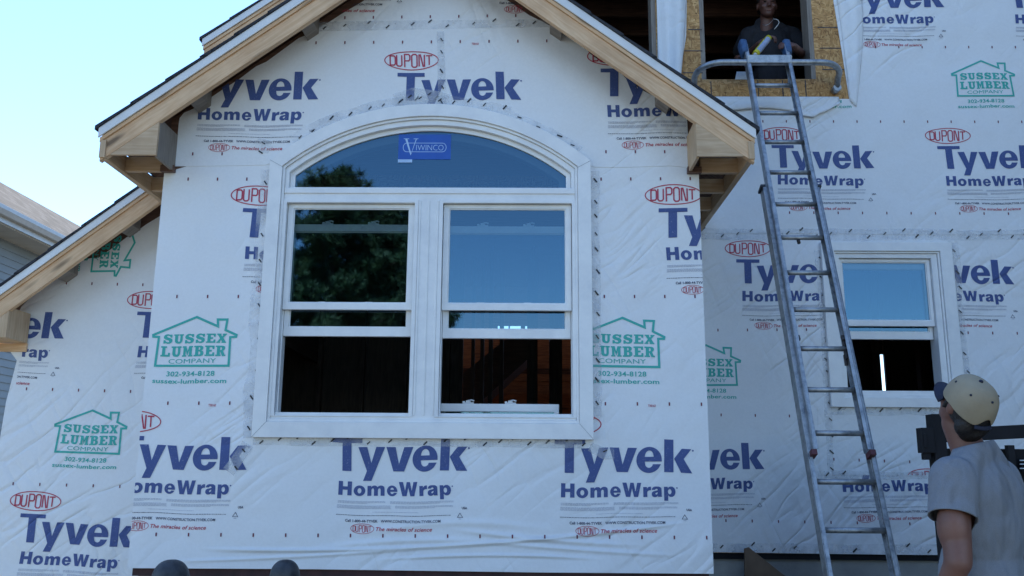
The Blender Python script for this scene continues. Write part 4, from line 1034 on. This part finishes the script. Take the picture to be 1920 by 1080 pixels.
# ------------------------------------------------------------------ bodies
def blobs(name, prims, mat, parent, voxel=.009, iters=5, mw_=None):
    """one continuous skin over capsules ('c', p0, r0, p1, r1) and ellipsoids ('e', centre, radii, rotation)"""
    bm = bmesh.new()
    for pr in prims:
        if pr[0] == 'c':
            p0, r0, p1, r1 = Vector(pr[1]), pr[2], Vector(pr[3]), pr[4]; d = p1 - p0; L = max(d.length, 1e-4); q = d.to_track_quat('Z', 'Y').to_matrix().to_4x4()
            rings = []
            for i in range(6): a = -math.pi / 2 + i / 5 * math.pi / 2; rings.append((r0 * math.sin(a), r0 * math.cos(a)))
            for i in range(6): a = i / 5 * math.pi / 2; rings.append((L + r1 * math.sin(a), r1 * math.cos(a)))
            vs = []
            for z_, r_ in rings: vs.append([bm.verts.new((Matrix.Translation(p0) @ q) @ Vector((max(r_, .0004) * math.cos(k * math.pi / 8), max(r_, .0004) * math.sin(k * math.pi / 8), z_))) for k in range(16)])
            for i in range(len(vs) - 1):
                for k in range(16): bm.faces.new((vs[i][k], vs[i][(k + 1) % 16], vs[i + 1][(k + 1) % 16], vs[i + 1][k]))
            bm.faces.new(vs[0][::-1]); bm.faces.new(vs[-1])
        else:
            c, r, rot = Vector(pr[1]), pr[2], (pr[3] if len(pr) > 3 else Matrix.Identity(3))
            bmesh.ops.create_uvsphere(bm, u_segments=20, v_segments=12, radius=1, matrix=Matrix.Translation(c) @ rot.to_4x4() @ Matrix.Diagonal((*r, 1)))
    me = bpy.data.meshes.new(name); bm.to_mesh(me); bm.free()
    o = bpy.data.objects.new(name, me); C.objects.link(o)
    md = o.modifiers.new('r', 'REMESH'); md.mode = 'VOXEL'; md.voxel_size = voxel; md.use_smooth_shade = True
    ms = o.modifiers.new('s', 'SMOOTH'); ms.factor = .5; ms.iterations = iters
    dg = bpy.context.evaluated_depsgraph_get(); me2 = bpy.data.meshes.new_from_object(o.evaluated_get(dg))
    o.modifiers.clear(); o.data = me2; me2.materials.clear(); me2.materials.append(mat); bpy.data.meshes.remove(me)
    o.parent = parent
    for p in me2.polygons: p.use_smooth = True
    return o
RX = lambda a: Matrix.Rotation(math.radians(a), 3, 'X'); RZ = lambda a: Matrix.Rotation(math.radians(a), 3, 'Z'); RY = lambda a: Matrix.Rotation(math.radians(a), 3, 'Y')
def head_prims(pv, Rm, s=1.0):
    """head in its own frame (facing +y), carried by rotation Rm about pivot pv"""
    T = lambda x, y, z: pv + Rm @ (Vector((x, y, z)) * s)
    S = lambda *r: tuple(q * s for q in r)
    return [('e', T(0, -.005, .125), S(.076, .096, .092), Rm), ('e', T(0, .03, .075), S(.064, .070, .085), Rm), ('e', T(0, .062, .022), S(.040, .036, .030), Rm), ('e', T(0, .04, .035), S(.056, .05, .04), Rm),
            ('c', T(-.028, .082, .135), .016 * s, T(.028, .082, .135), .016 * s), ('e', T(-.043, .072, .085), S(.022, .02, .02), Rm), ('e', T(.043, .072, .085), S(.022, .02, .02), Rm),
            ('c', T(0, .094, .12), .0095 * s, T(0, .114, .083), .013 * s), ('e', T(-.012, .10, .078), S(.009, .010, .008), Rm), ('e', T(.012, .10, .078), S(.009, .010, .008), Rm),
            ('c', T(-.02, .088, .048), .009 * s, T(.02, .088, .048), .009 * s), ('c', T(-.016, .086, .036), .009 * s, T(.016, .086, .036), .009 * s),
            ('e', T(-.079, -.008, .098), S(.010, .020, .032), Rm @ RX(-12) @ RZ(18)), ('e', T(.079, -.008, .098), S(.010, .020, .032), Rm @ RX(-12) @ RZ(-18))], T
def hand_prims(w, d, n, s_, curl=1.0, sz=1.0):
    """w wrist, d direction of the fingers, n back of the hand, s_ thumb side sign; five separate curled fingers"""
    w, d, n = Vector(w), Vector(d).normalized(), Vector(n).normalized(); sd_ = d.cross(n).normalized() * s_
    P = [('c', w, .024 * sz, w + d * .03 * sz, .026 * sz)]
    for k, (o, L) in enumerate(((.030, .078), (.010, .088), (-.010, .082), (-.029, .064))):
        b = w + (d * .085 + sd_ * o) * sz; P.append(('c', w + (d * .02 + sd_ * o * .6) * sz, .016 * sz, b, .0125 * sz))
        p, a = b, 0
        for j, (f, r) in enumerate(((.46, .0098), (.32, .0088), (.24, .0076))):
            a += curl * (.55, .75, .55)[j]; q = p + (d * math.cos(a) - n * math.sin(a)) * L * f * sz + sd_ * o * .04 * sz
            P.append(('c', p, (r + .0008) * sz, q, r * sz)); p = q
    b = w + (d * .025 + sd_ * .026) * sz; q = b + (d * .030 + sd_ * .030 - n * .012) * sz; t = q + (d * .034 + sd_ * .004 - n * .022 * curl) * sz
    P += [('c', w + d * .01 * sz, .018 * sz, b, .016 * sz), ('c', b, .0135 * sz, q, .0115 * sz), ('c', q, .0112 * sz, t, .009 * sz)]
    return P

# ---- man on the ground, seen from behind, looking up
cc = at(1824, 858, 3.5)
pg = thing('person', 'man in grey T-shirt and khaki cap seen from behind, looking up', 'person', (cc.x, 3.5, 0.0), math.radians(40))
g0 = cc.z + .0          # shoulder-top height
H0 = g0 - 1.49
V = lambda x, y, z: Vector((x, y, z + H0))
hp, TH = head_prims(V(-.035, .035, 1.605), RZ(-24) @ RX(40), 1.0)
LE, LWr, RE, RWr = V(-.275, -.035, 1.12), V(-.235, .10, .90), V(.275, -.03, 1.13), V(.25, .12, .92)
body = hp + [('c', V(0, -.015, 1.44), .070, V(-.03, .035, 1.62), .056), ('c', V(-.15, 0, 1.43), .05, V(.15, 0, 1.43), .05), ('e', V(0, 0, 1.25), (.16, .11, .22)), ('e', V(0, 0, 1.0), (.155, .11, .2)),
       ('c', V(-.20, -.005, 1.425), .060, LE, .047), ('c', LE, .046, LWr, .029), ('c', V(.20, -.005, 1.425), .058, RE, .044), ('c', RE, .043, RWr, .029),
       ('e', V(-.262, -.022, 1.235), (.050, .057, .10)),
       ('c', V(-.09, 0, .9), .10, V(-.11, .02, .50), .07), ('c', V(-.11, .02, .5), .062, V(-.12, -.01, .1), .045), ('c', V(.09, 0, .9), .10, V(.11, .02, .50), .07), ('c', V(.11, .02, .5), .062, V(.12, -.01, .1), .045)]
body += hand_prims(LWr, (.1, .35, -1), (-1, 0, 0), 1, .6) + hand_prims(RWr, (-.1, .35, -1), (1, 0, 0), -1, .6)
blobs('body', body, M['skin'], pg, .0075, 4)
shirt = [('e', V(0, -.01, 1.26), (.186, .138, .25)), ('e', V(0, -.045, 1.33), (.175, .105, .16)), ('e', V(0, .005, 1.02), (.18, .145, .24)), ('c', V(-.155, -.01, 1.415), .075, V(.155, -.01, 1.415), .075), ('c', V(-.11, -.02, 1.455), .06, V(-.02, -.02, 1.51), .072), ('c', V(.11, -.02, 1.455), .06, V(.0, -.02, 1.51), .072),
         ('c', V(-.19, -.005, 1.41), .080, V(-.252, -.018, 1.26), .080), ('c', V(.19, -.005, 1.41), .080, V(.252, -.018, 1.26), .080)]
sh = blobs('shirt', shirt, M['tee'], pg, .009, 5)
# trim the shirt open at neck, sleeves and hem, and give it cloth thickness
def cut(o, planes):
    bm = bmesh.new(); bm.from_mesh(o.data)
    for co, no, box_ in planes:
        geom = [f for f in bm.faces if box_(f.calc_center_median())]
        vs = {v for f in geom for v in f.verts}; es = {e for f in geom for e in f.edges}
        bmesh.ops.bisect_plane(bm, geom=list(vs) + list(es) + geom, plane_co=co, plane_no=no, clear_outer=True)
    bm.to_mesh(o.data); bm.free()
    md = o.modifiers.new('cloth', 'SOLIDIFY'); md.thickness = .005; md.offset = 1
    for p in o.data.polygons: p.use_smooth = True
sl_d = Vector((-.062, -.013, -.14)).normalized(); sr_d = Vector((.062, -.013, -.14)).normalized()
cut(sh, [(V(-.02, -.01, 1.535), Vector((-.12, .25, 1)).normalized(), lambda c: c.z > H0 + 1.44 and abs(c.x) < .12),
         (V(-.256, -.02, 1.275), sl_d, lambda c: c.x < -.19 and c.z < H0 + 1.36), (V(.256, -.02, 1.275), sr_d, lambda c: c.x > .19 and c.z < H0 + 1.36),
         (V(0, 0, .86), Vector((0, 0, -1)), lambda c: c.z < H0 + 1.0)])
tr = blobs('trousers', [('e', V(0, 0, .90), (.175, .135, .15)), ('c', V(-.09, 0, .86), .115, V(-.11, .02, .50), .088), ('c', V(-.11, .02, .5), .086, V(-.12, -.01, .10), .075), ('c', V(.09, 0, .86), .115, V(.11, .02, .50), .088), ('c', V(.11, .02, .5), .086, V(.12, -.01, .10), .075)], M['jeans'], pg, .014, 4)
for s_ in (-1, 1):
    blobs('boot', [('c', V(s_ * .12, -.01, .12), .055, V(s_ * .12, -.01, .05), .055), ('c', V(s_ * .12, 0, .04), .048, V(s_ * .13, .17, .035), .042)], M['darkmetal'], pg, .012, 3)
HRm = RZ(-24) @ RX(40); HP = V(-.035, .035, 1.605)
def hd(x, y, z): return HP + HRm @ Vector((x, y, z))
hr = blobs('hair', [('e', hd(0, -.022, .105), (.081, .084, .082), HRm), ('e', hd(-.03, -.062, .055), (.045, .036, .045), HRm), ('e', hd(.03, -.062, .055), (.045, .036, .045), HRm), ('e', hd(0, -.07, .03), (.055, .032, .04), HRm), ('c', hd(-.079, .02, .11), .010, hd(-.076, .03, .075), .007), ('c', hd(.079, .02, .11), .010, hd(.076, .03, .075), .007)], M['hair'], pg, .007, 3)
# cap: six-panel crown with stiff front, closed dome, back arch with strap, bill
cap_ = MB(); rings = []; nseg = 40
for i in range(13):
    v = i / 12; el_ = v * math.pi / 2 * .985; ring_ = []
    for k in range(nseg):
        a = 2 * math.pi * k / nseg; c_, s__ = math.cos(a), math.sin(a)      # a=90 deg is the front
        front = max(0, s__); back = max(0, -s__)
        rx_, ry_ = .0905, (.112 if s__ > 0 else .108)
        rr = math.cos(el_) ** (.72 + .1 * front); ridge = 1 - .012 * (abs(math.sin(3 * a)) ** .3 < .55)
        z_ = .108 + (.112 + .010 * front * math.sin(math.pi * v)) * math.sin(el_) ** .92
        if v == 0 or i < 4: z_ -= (1 - i / 4) * (.030 * back - .004)
        low = (abs(c_) < .36 and s__ < 0)
        if low and i < 4: z_ += (1 - i / 4) * .040 * (1 - (c_ / .36) ** 2)
        ring_.append(hd(rx_ * c_ * rr * ridge, ry_ * s__ * rr * ridge - .006, z_))
    rings.append(ring_)
cap_.loft(rings, cap=False); b_ = len(cap_.v) - nseg; cap_.face(list(range(b_, b_ + nseg)), 0)
cp_ = cap_.build('cap', M['capcloth'], None); cp_.parent = pg
md = cp_.modifiers.new('cloth', 'SOLIDIFY'); md.thickness = .003; md = cp_.modifiers.new('sub', 'SUBSURF'); md.levels = 1; md.render_levels = 2
def sub(m_, name, mat, par, bev=0): o = m_.build(name, mat, None, bev); o.parent = par; return o
bl_ = MB()
def bf(u, v):
    a = (u - .5) * 2; x = .078 * a; y = .100 * math.sqrt(max(0, 1 - (a * .80) ** 2)) - .018 + v * .082 * math.sqrt(max(0, 1 - a * a * .97)); return hd(x, y, .112 - .020 * a * a - v * .014 + .010 * (1 - v))
bl_.grid(bf, 24, 8); o = sub(bl_, 'bill', M['navy'], cp_); md = o.modifiers.new('t', 'SOLIDIFY'); md.thickness = .005
m = MB(); q = hd(0, -.006, .2215); m.loft([[q + HRm @ Vector((.008 * r * math.cos(k * math.pi / 6), .008 * r * math.sin(k * math.pi / 6), h)) for k in range(12)] for r, h in ((1, -.004), (1, .002), (.7, .005), (.1, .006))]); sub(m, 'button', M['navy'], cp_)
for a, el_ in ((150, 42), (210, 42), (270, 42), (330, 42), (30, 42), (90, 42)):
    A, E_ = math.radians(a), math.radians(el_); rr = math.cos(E_) ** .75
    ry_ = .112 if math.sin(A) > 0 else .108
    p_ = Vector((.0905 * math.cos(A) * rr, ry_ * math.sin(A) * rr - .006, .108 + .114 * math.sin(E_) ** .92)); nrm = Vector((p_.x / .0905 ** 2, p_.y / .11 ** 2, (p_.z - .108) / .112 ** 2)).normalized()
    t1 = nrm.cross(Vector((0, 0, 1))).normalized(); t2 = nrm.cross(t1)
    m = MB(); m.loft([[hd(*(p_ + nrm * h + (t1 * math.cos(k * math.pi / 5) + t2 * math.sin(k * math.pi / 5)) * r)) for k in range(10)] for r, h in ((.0045, -.004), (.0045, .0022), (.002, .0028))]); sub(m, 'eyelet', M['navy'], cp_)
m = MB(); pts = [hd(.0905 * math.cos(a) * 1.0, .109 * math.sin(a) - .006, .083) for a in [math.radians(245 + i * 5) for i in range(11)]]
m.tube(pts, .008, 8, sx=.25); sub(m, 'strap', M['navy'], cp_)

# ---- man inside the upper opening
uo = at(1446, 60, 7.05)
pu = thing('person', 'man in dark T-shirt standing in the upper opening, one hand on the ladder tip', 'person', (uo.x, 7.1, 3.92), math.radians(180))
nz = at(1443, 12, 6.90)       # nose
hz = nz.z - 3.92 - .055
U = lambda x, y, z: Vector((x, y, z))
hx = -(nz.x - uo.x)
PV = U(hx, .10, hz); HR2 = RZ(-4) @ RX(-14)
hp, TU = head_prims(PV, HR2, 1.0)
def toU(p): return Vector((-(p.x - uo.x), -(p.y - 7.1), p.z - 3.92))
tip = toU(lp(-1.45, HW, .03)); tubeend = toU(at(1444, 71, 6.52))
# image right is the man's left: local -x
shz = hz - .10
WL = tip + Vector((-.075, -.055, .035)); EL = U(-.30, .05, shz - .26)
WR = tubeend + Vector((.06, -.05, -.02)); ER = U(.29, .0, shz - .28)
bd = hp + [('c', U(hx, .05, hz - .13), .064, U(hx, .09, hz + .02), .056), ('c', U(-.15, .02, shz), .05, U(.15, .02, shz), .05), ('e', U(0, .02, shz - .17), (.16, .11, .2)), ('e', U(0, -.02, shz - .45), (.15, .11, .2)),
      ('c', U(-.20, .02, shz - .01), .055, EL, .043), ('c', EL, .044, WL, .029), ('c', U(.20, .02, shz - .01), .055, ER, .043), ('c', ER, .042, WR, .029),
      ('c', U(-.09, -.03, .75), .10, U(-.10, 0, .42), .07), ('c', U(-.10, 0, .42), .06, U(-.11, -.03, .08), .045), ('c', U(.09, -.03, .75), .10, U(.10, 0, .42), .07), ('c', U(.10, 0, .42), .06, U(.11, -.03, .08), .045)]
bd += hand_prims(WL, Vector((.85, .50, .12)), Vector((-.25, .35, .9)), -1, .85) + hand_prims(WR, Vector((-.75, .6, .35)), Vector((.3, .2, .9)), 1, 1.1)
blobs('body', bd, M['skin2'], pu, .0075, 3)
s2 = blobs('shirt', [('e', U(0, .02, shz - .17), (.195, .135, .23)), ('e', U(0, -.02, shz - .45), (.18, .135, .24)), ('c', U(-.155, .02, shz - .005), .070, U(.155, .02, shz - .005), .070), ('c', U(-.10, .03, shz + .03), .055, U(-.03 + hx, .04, shz + .07), .066), ('c', U(.10, .03, shz + .03), .055, U(.03 + hx, .04, shz + .07), .066),
     ('c', U(-.19, .02, shz - .02), .076, U(-.255, .035, shz - .15), .080), ('c', U(.19, .02, shz - .02), .076, U(.25, .01, shz - .16), .080)], M['blacktee'], pu, .010, 5)
tr2 = blobs('trousers', [('e', U(0, -.03, .74), (.175, .135, .17)), ('c', U(-.09, -.03, .72), .112, U(-.10, 0, .42), .085), ('c', U(-.10, 0, .42), .083, U(-.11, -.03, .08), .07), ('c', U(.09, -.03, .72), .112, U(.10, 0, .42), .085), ('c', U(.10, 0, .42), .083, U(.11, -.03, .08), .07)], M['jeans'], pu, .014, 4)
for s_ in (-1, 1):
    blobs('boot', [('c', U(s_ * .11, -.03, .11), .055, U(s_ * .11, -.03, .06), .055), ('c', U(s_ * .11, -.02, .05), .046, U(s_ * .12, .14, .045), .042)], M['darkmetal'], pu, .012, 3)
blobs('hair', [('e', TU(0, -.022, .145), (.083, .098, .085), HR2), ('e', TU(0, -.05, .09), (.074, .062, .07), HR2), ('c', TU(-.06, .055, .195), .022, TU(.06, .055, .195), .022)], M['hair'], pu, .007, 3)
for s_ in (-1, 1):
    m = MB(); m.tube([TU(s_ * .017, .1015, .139), TU(s_ * .033, .101, .146), TU(s_ * .050, .092, .140)], [.003, .0042, .002], 6); sub(m, 'eyebrow', M['hair'], pu)
    m = MB(); m.loft([[TU(s_ * .032 + .013 * r * math.cos(k * math.pi / 6), .088 + h, .120 + .0055 * r * math.sin(k * math.pi / 6)) for k in range(12)] for r, h in ((1, 0), (.8, .008), (.3, .0115), (.05, .012))]); sub(m, 'eye', M['hair'], pu)
m = MB(); m.tube([TU(-.024, .090, .042), TU(-.012, .0985, .0425), TU(0, .100, .041), TU(.012, .0985, .0425), TU(.024, .090, .042)], [.002, .0035, .004, .0035, .002], 6); sub(m, 'lips', M['lip'], pu)
cw = [at(1451, 36, 6.920), at(1455, 36, 6.910), at(1459, 38, 6.905), at(1461, 42, 6.900), at(1459, 46, 6.900), at(1456, 50, 6.900), at(1452, 55, 6.900)]
m = MB(); m.tube([toU(p) for p in cw], .0032, 6); sub(m, 'earphone_cord', M['whiteplast'], pu)
m = MB(); m.tube([toU(at(1430, 46, 6.950)), toU(at(1436, 47.5, 6.930)), toU(at(1442, 45, 6.920)), toU(at(1448, 39, 6.920)), toU(at(1451, 34, 6.930))], .0022, 6); sub(m, 'necklace', M['alu'], pu)

# sealant tube in the man's hand
ta, tb = at(1416, 102, 6.36), at(1441.5, 71, 6.50)
ct = thing('sealant_tube', 'yellow sealant tube with white nozzle pointing down over the ladder', 'sealant tube', tuple(ta))
d_ = (tb - ta).normalized()
m = MB(); m.tube([ta, ta + d_ * .004, tb - d_ * .004, tb], [.024, .0265, .0265, .024], 20); m.build('tube', M['yellow'], ct)
m = MB(); e1 = (CAM - ta).normalized(); e1 = (e1 - d_ * e1.dot(d_)).normalized(); e2 = d_.cross(e1)
m.grid(lambda u, v: ta + d_ * (.035 + v * ((tb - ta).length - .07)) + (e1 * math.cos((u - .40) * 1.9) + e2 * math.sin((u - .40) * 1.9)) * .0271, 10, 4); m.build('label', M['label'], ct)
m = MB(); m.tube([ta - d_ * .012, ta - d_ * .0005], [.013, .016], 12); m.tube([ta - d_ * .058, ta - d_ * .0125], [.0045, .0095], 12); m.build('nozzle', M['whiteplast'], ct)

# ------------------------------------------------------------------ things standing about
# spare sash inside the right-hand sash opening
sp_ = thing('window_sash', 'loose white window sash leaning inside the right-hand window opening', 'window sash', (-.16, 5.42, 1.12))
sx0, sx1, sz1 = at(816, 760, 5.42).x - .03, at(1048, 775, 5.42).x, at(930, 757.5, 5.42).z
MB().prism([rect(sx0, 1.13, sx1, sz1), rect(sx0 + .03, 1.18, sx1 - .03, sz1 - .048)], 5.405, 5.435).build('sash_frame', M['vinyl'], sp_, .003)
MB().poly([(sx0 + .028, 5.42, 1.17), (sx1 - .028, 5.42, 1.17), (sx1 - .028, 5.42, sz1 - .046), (sx0 + .028, 5.42, sz1 - .046)]).build('pane', M['glass'], sp_)
for px in (878, 957): lock_mb(at(px, 755, 5.42).x, 5.42, sz1 + .0005).build('sash_lock', M['whiteplast'], sp_)

# two dome-topped posts by the front of the plot
for (pxl, pxr, lab) in ((285, 355, 'thicker scuffed black dome-topped post at the lower edge, nearer the corner of the bay'), (506, 562, 'thinner dark dome-topped post at the lower edge, below the arched window')):
    Yb = 4.2; a, b = at(pxl, 1080, Yb), at(pxr, 1080, Yb); r_ = (b.x - a.x) / 2; cx_ = (a.x + b.x) / 2; zt = at((pxl + pxr) / 2, 1049, Yb).z
    t = thing('bollard', lab, 'bollard', (cx_, Yb, 0), 0, 'dome-topped posts at the front of the plot')
    rings = []
    for z_, q in [(0, 1.0), (.5, 1.0), (zt - 1.15 * r_, 1.0)] + [(zt - 1.15 * r_ + 1.15 * r_ * math.sin(i * math.pi / 20), math.cos(i * math.pi / 20) ** .8) for i in range(1, 10)] + [(zt, .05)]:
        rings.append([(cx_ + r_ * q * math.cos(k * math.pi / 14), Yb + r_ * q * math.sin(k * math.pi / 14), z_) for k in range(28)])
    MB().loft(rings).build('post', M['blackrub'], t)
    MB().tube([(cx_, Yb, .0), (cx_, Yb, .05)], r_ * 1.35, 24).build('base', M['blackrub'], t, .006)

# brown board leaning by the corner
bd_ = MB(); Yw = 6.35
bd_.prism([px_poly([(1396, 1029), (1404, 1026), (1475, 1082), (1560, 1150), (1560, 1230), (1397, 1230)], Yw)], Yw, Yw + .018, grain=(1, 0, 0))
o = bd_.build('board_offcut', M['cardboard'], None, .002); tag(o, 'brown board offcut with a slanting top leaning against the foundation', 'board')

# black steel equipment frame behind the man
fr = thing('steel_frame', 'black steel equipment frame standing behind the man in grey', 'equipment frame', (at(1850, 900, 4.7).x, 4.7, 0))
YF = 4.7
a, b = at(1747, 776, YF), at(1768, 900, YF)
MB().box(a.x, a.x + .065, YF, YF + .08, 0, a.z, g=(0, 0, 1)).build('post', M['blacksteel'], fr, .004)
b0 = at(1726, 802, YF); b1 = at(1748, 862, YF)
m = MB(); m.box(b0.x, a.x - .001, YF - .01, YF + .06, b1.z + .035, b0.z); m.box(b0.x + .012, b0.x + .042, YF, YF + .05, b1.z, b1.z + .0345); m.box(b0.x + .006, b0.x + .02, YF - .018, YF - .0105, b1.z + .06, b0.z - .03); m.build('bracket', M['blacksteel'], fr, .003)
t0, t1 = at(1768, 800, YF), at(2100, 772, YF)
m = MB(); m.beam((a.x + .066, YF + .04, t0.z - .045), (t1.x, YF + .04, t1.z - .075), .06, .07); m.build('top_rail', M['blacksteel'], fr, .004)
for i in range(6):
    x = a.x + .20 + i * .19; MB().box(x, x + .035, YF + .02, YF + .055, .3, t0.z - .10 + .02 * i * .4, g=(0, 0, 1)).build('upright', M['blacksteel'], fr, .002)
MB().box(a.x + .066, t1.x, YF + .082, YF + .09, .32, t0.z - .11).build('back_panel', M['blacksteel'], fr)
MB().box(a.x + .066, t1.x, YF, YF + .08, .22, .30).build('bottom_rail', M['blacksteel'], fr, .004)
MB().box(t1.x, t1.x + .065, YF, YF + .08, 0, t1.z - .02, g=(0, 0, 1)).build('post', M['blacksteel'], fr, .004)
m = MB(); 
for py in (863, 870, 878): q = at(1911, py, YF); m.box(q.x, q.x + .16, YF - .012, YF - .004, q.z - .003, q.z + .002)
m.build('louvre', M['whiteworn'], fr)
MB().box(at(1911, 860, YF).x + .02, at(1911, 860, YF).x + .14, YF - .0035, YF + .0195, at(1911, 885, YF).z, at(1911, 858, YF).z).build('louvre_plate', M['blacksteel'], fr)

# ------------------------------------------------------------------ pines behind the camera, mirrored in the panes; more added for shade
def pine(loc, Hh, Wd, base, seed, label, group='pines mirrored in the window panes'):
    rn = random.Random(seed); t = thing('pine_tree', label, 'tree', loc, 0, group)
    m = MB(); m.tube([(loc[0] + .08 * math.sin(i), loc[1], i / 8 * Hh * .93) for i in range(9)], [.20 - .019 * i for i in range(9)], 10); cr_ = MB()
    lim = []
    for i in range(64):
        u = i / 63; z = base + u * (Hh - base) * .97; L = Wd * (1.05 - u) ** .62 * rn.uniform(.62, 1.08); a = i * 2.4 + rn.uniform(-.4, .4)
        tipp = Vector((loc[0] + L * math.cos(a), loc[1] + L * math.sin(a), z + L * rn.uniform(.02, .35)))
        p0 = Vector((loc[0], loc[1], z)); mid = (p0 + tipp) / 2 + Vector((0, 0, -.06 * L))
        m.tube([p0, mid, tipp], [.045 * (1.1 - u) + .01, .025, .008], 6); lim.append((p0, mid, tipp, L))
    m.build('trunk', M['bark'], t)
    for (p0, mid, tipp, L) in lim:
        for k in range(int(18 + 28 * L)):
            s_ = rn.uniform(.25, 1.04); c_ = p0.lerp(tipp, s_) + Vector((rn.gauss(0, .16), rn.gauss(0, .16), rn.gauss(.03, .12)))
            for j in range(30):
                d = Vector((rn.gauss(0, 1), rn.gauss(0, 1), rn.gauss(.35, .8))).normalized(); w = d.cross(Vector((rn.random(), rn.random(), rn.random()))).normalized() * .022
                l_ = rn.uniform(.12, .24); b_ = len(cr_.v); cr_.v += [c_ - w, c_ + w, c_ + d * l_]; cr_.face([b_, b_ + 1, b_ + 2])
    cr_.build('crown', M['needle'], t)
q = at(655, 330, 2 * 5.22 + 9.0)
pine((q.x - .3, -9.0, 0), q.z + .02, 3.0, 1.4, 5, 'tall dark pine mirrored in the left-hand sashes')
pine((q.x - 2.6, -10.0, 0), q.z - .1, 2.6, 1.4, 6, 'pine mirrored at the far left of the panes, outermost of the three')
pine((q.x + .75, -10.4, 0), q.z - .30, 2.7, 1.3, 8, 'pine mirrored next to the sash mullion, innermost of the three')
pine((7.4, 3.0, 0), 10.0, 2.8, .3, 11, 'broad low-branched pine added out of view to shade the wall', 'unseen pines added for shade')  # these three are added out of view to keep skylight off the main wall
pine((9.6, -2.2, 0), 10.0, 2.6, .5, 12, 'pine added out of view behind the broad one for more shade', 'unseen pines added for shade')
pine((6.7, 5.0, 0), 6.5, 1.7, .2, 13, 'small bushy pine added out of view beside the wall to shade it', 'unseen pines added for shade')
gw['label'] = 'gabled bay wall with the arched window'; mw['label'] = 'tall wall behind the ladder with the strand board opening'; wgw['label'] = 'lower wing wall under the left-hand slope'
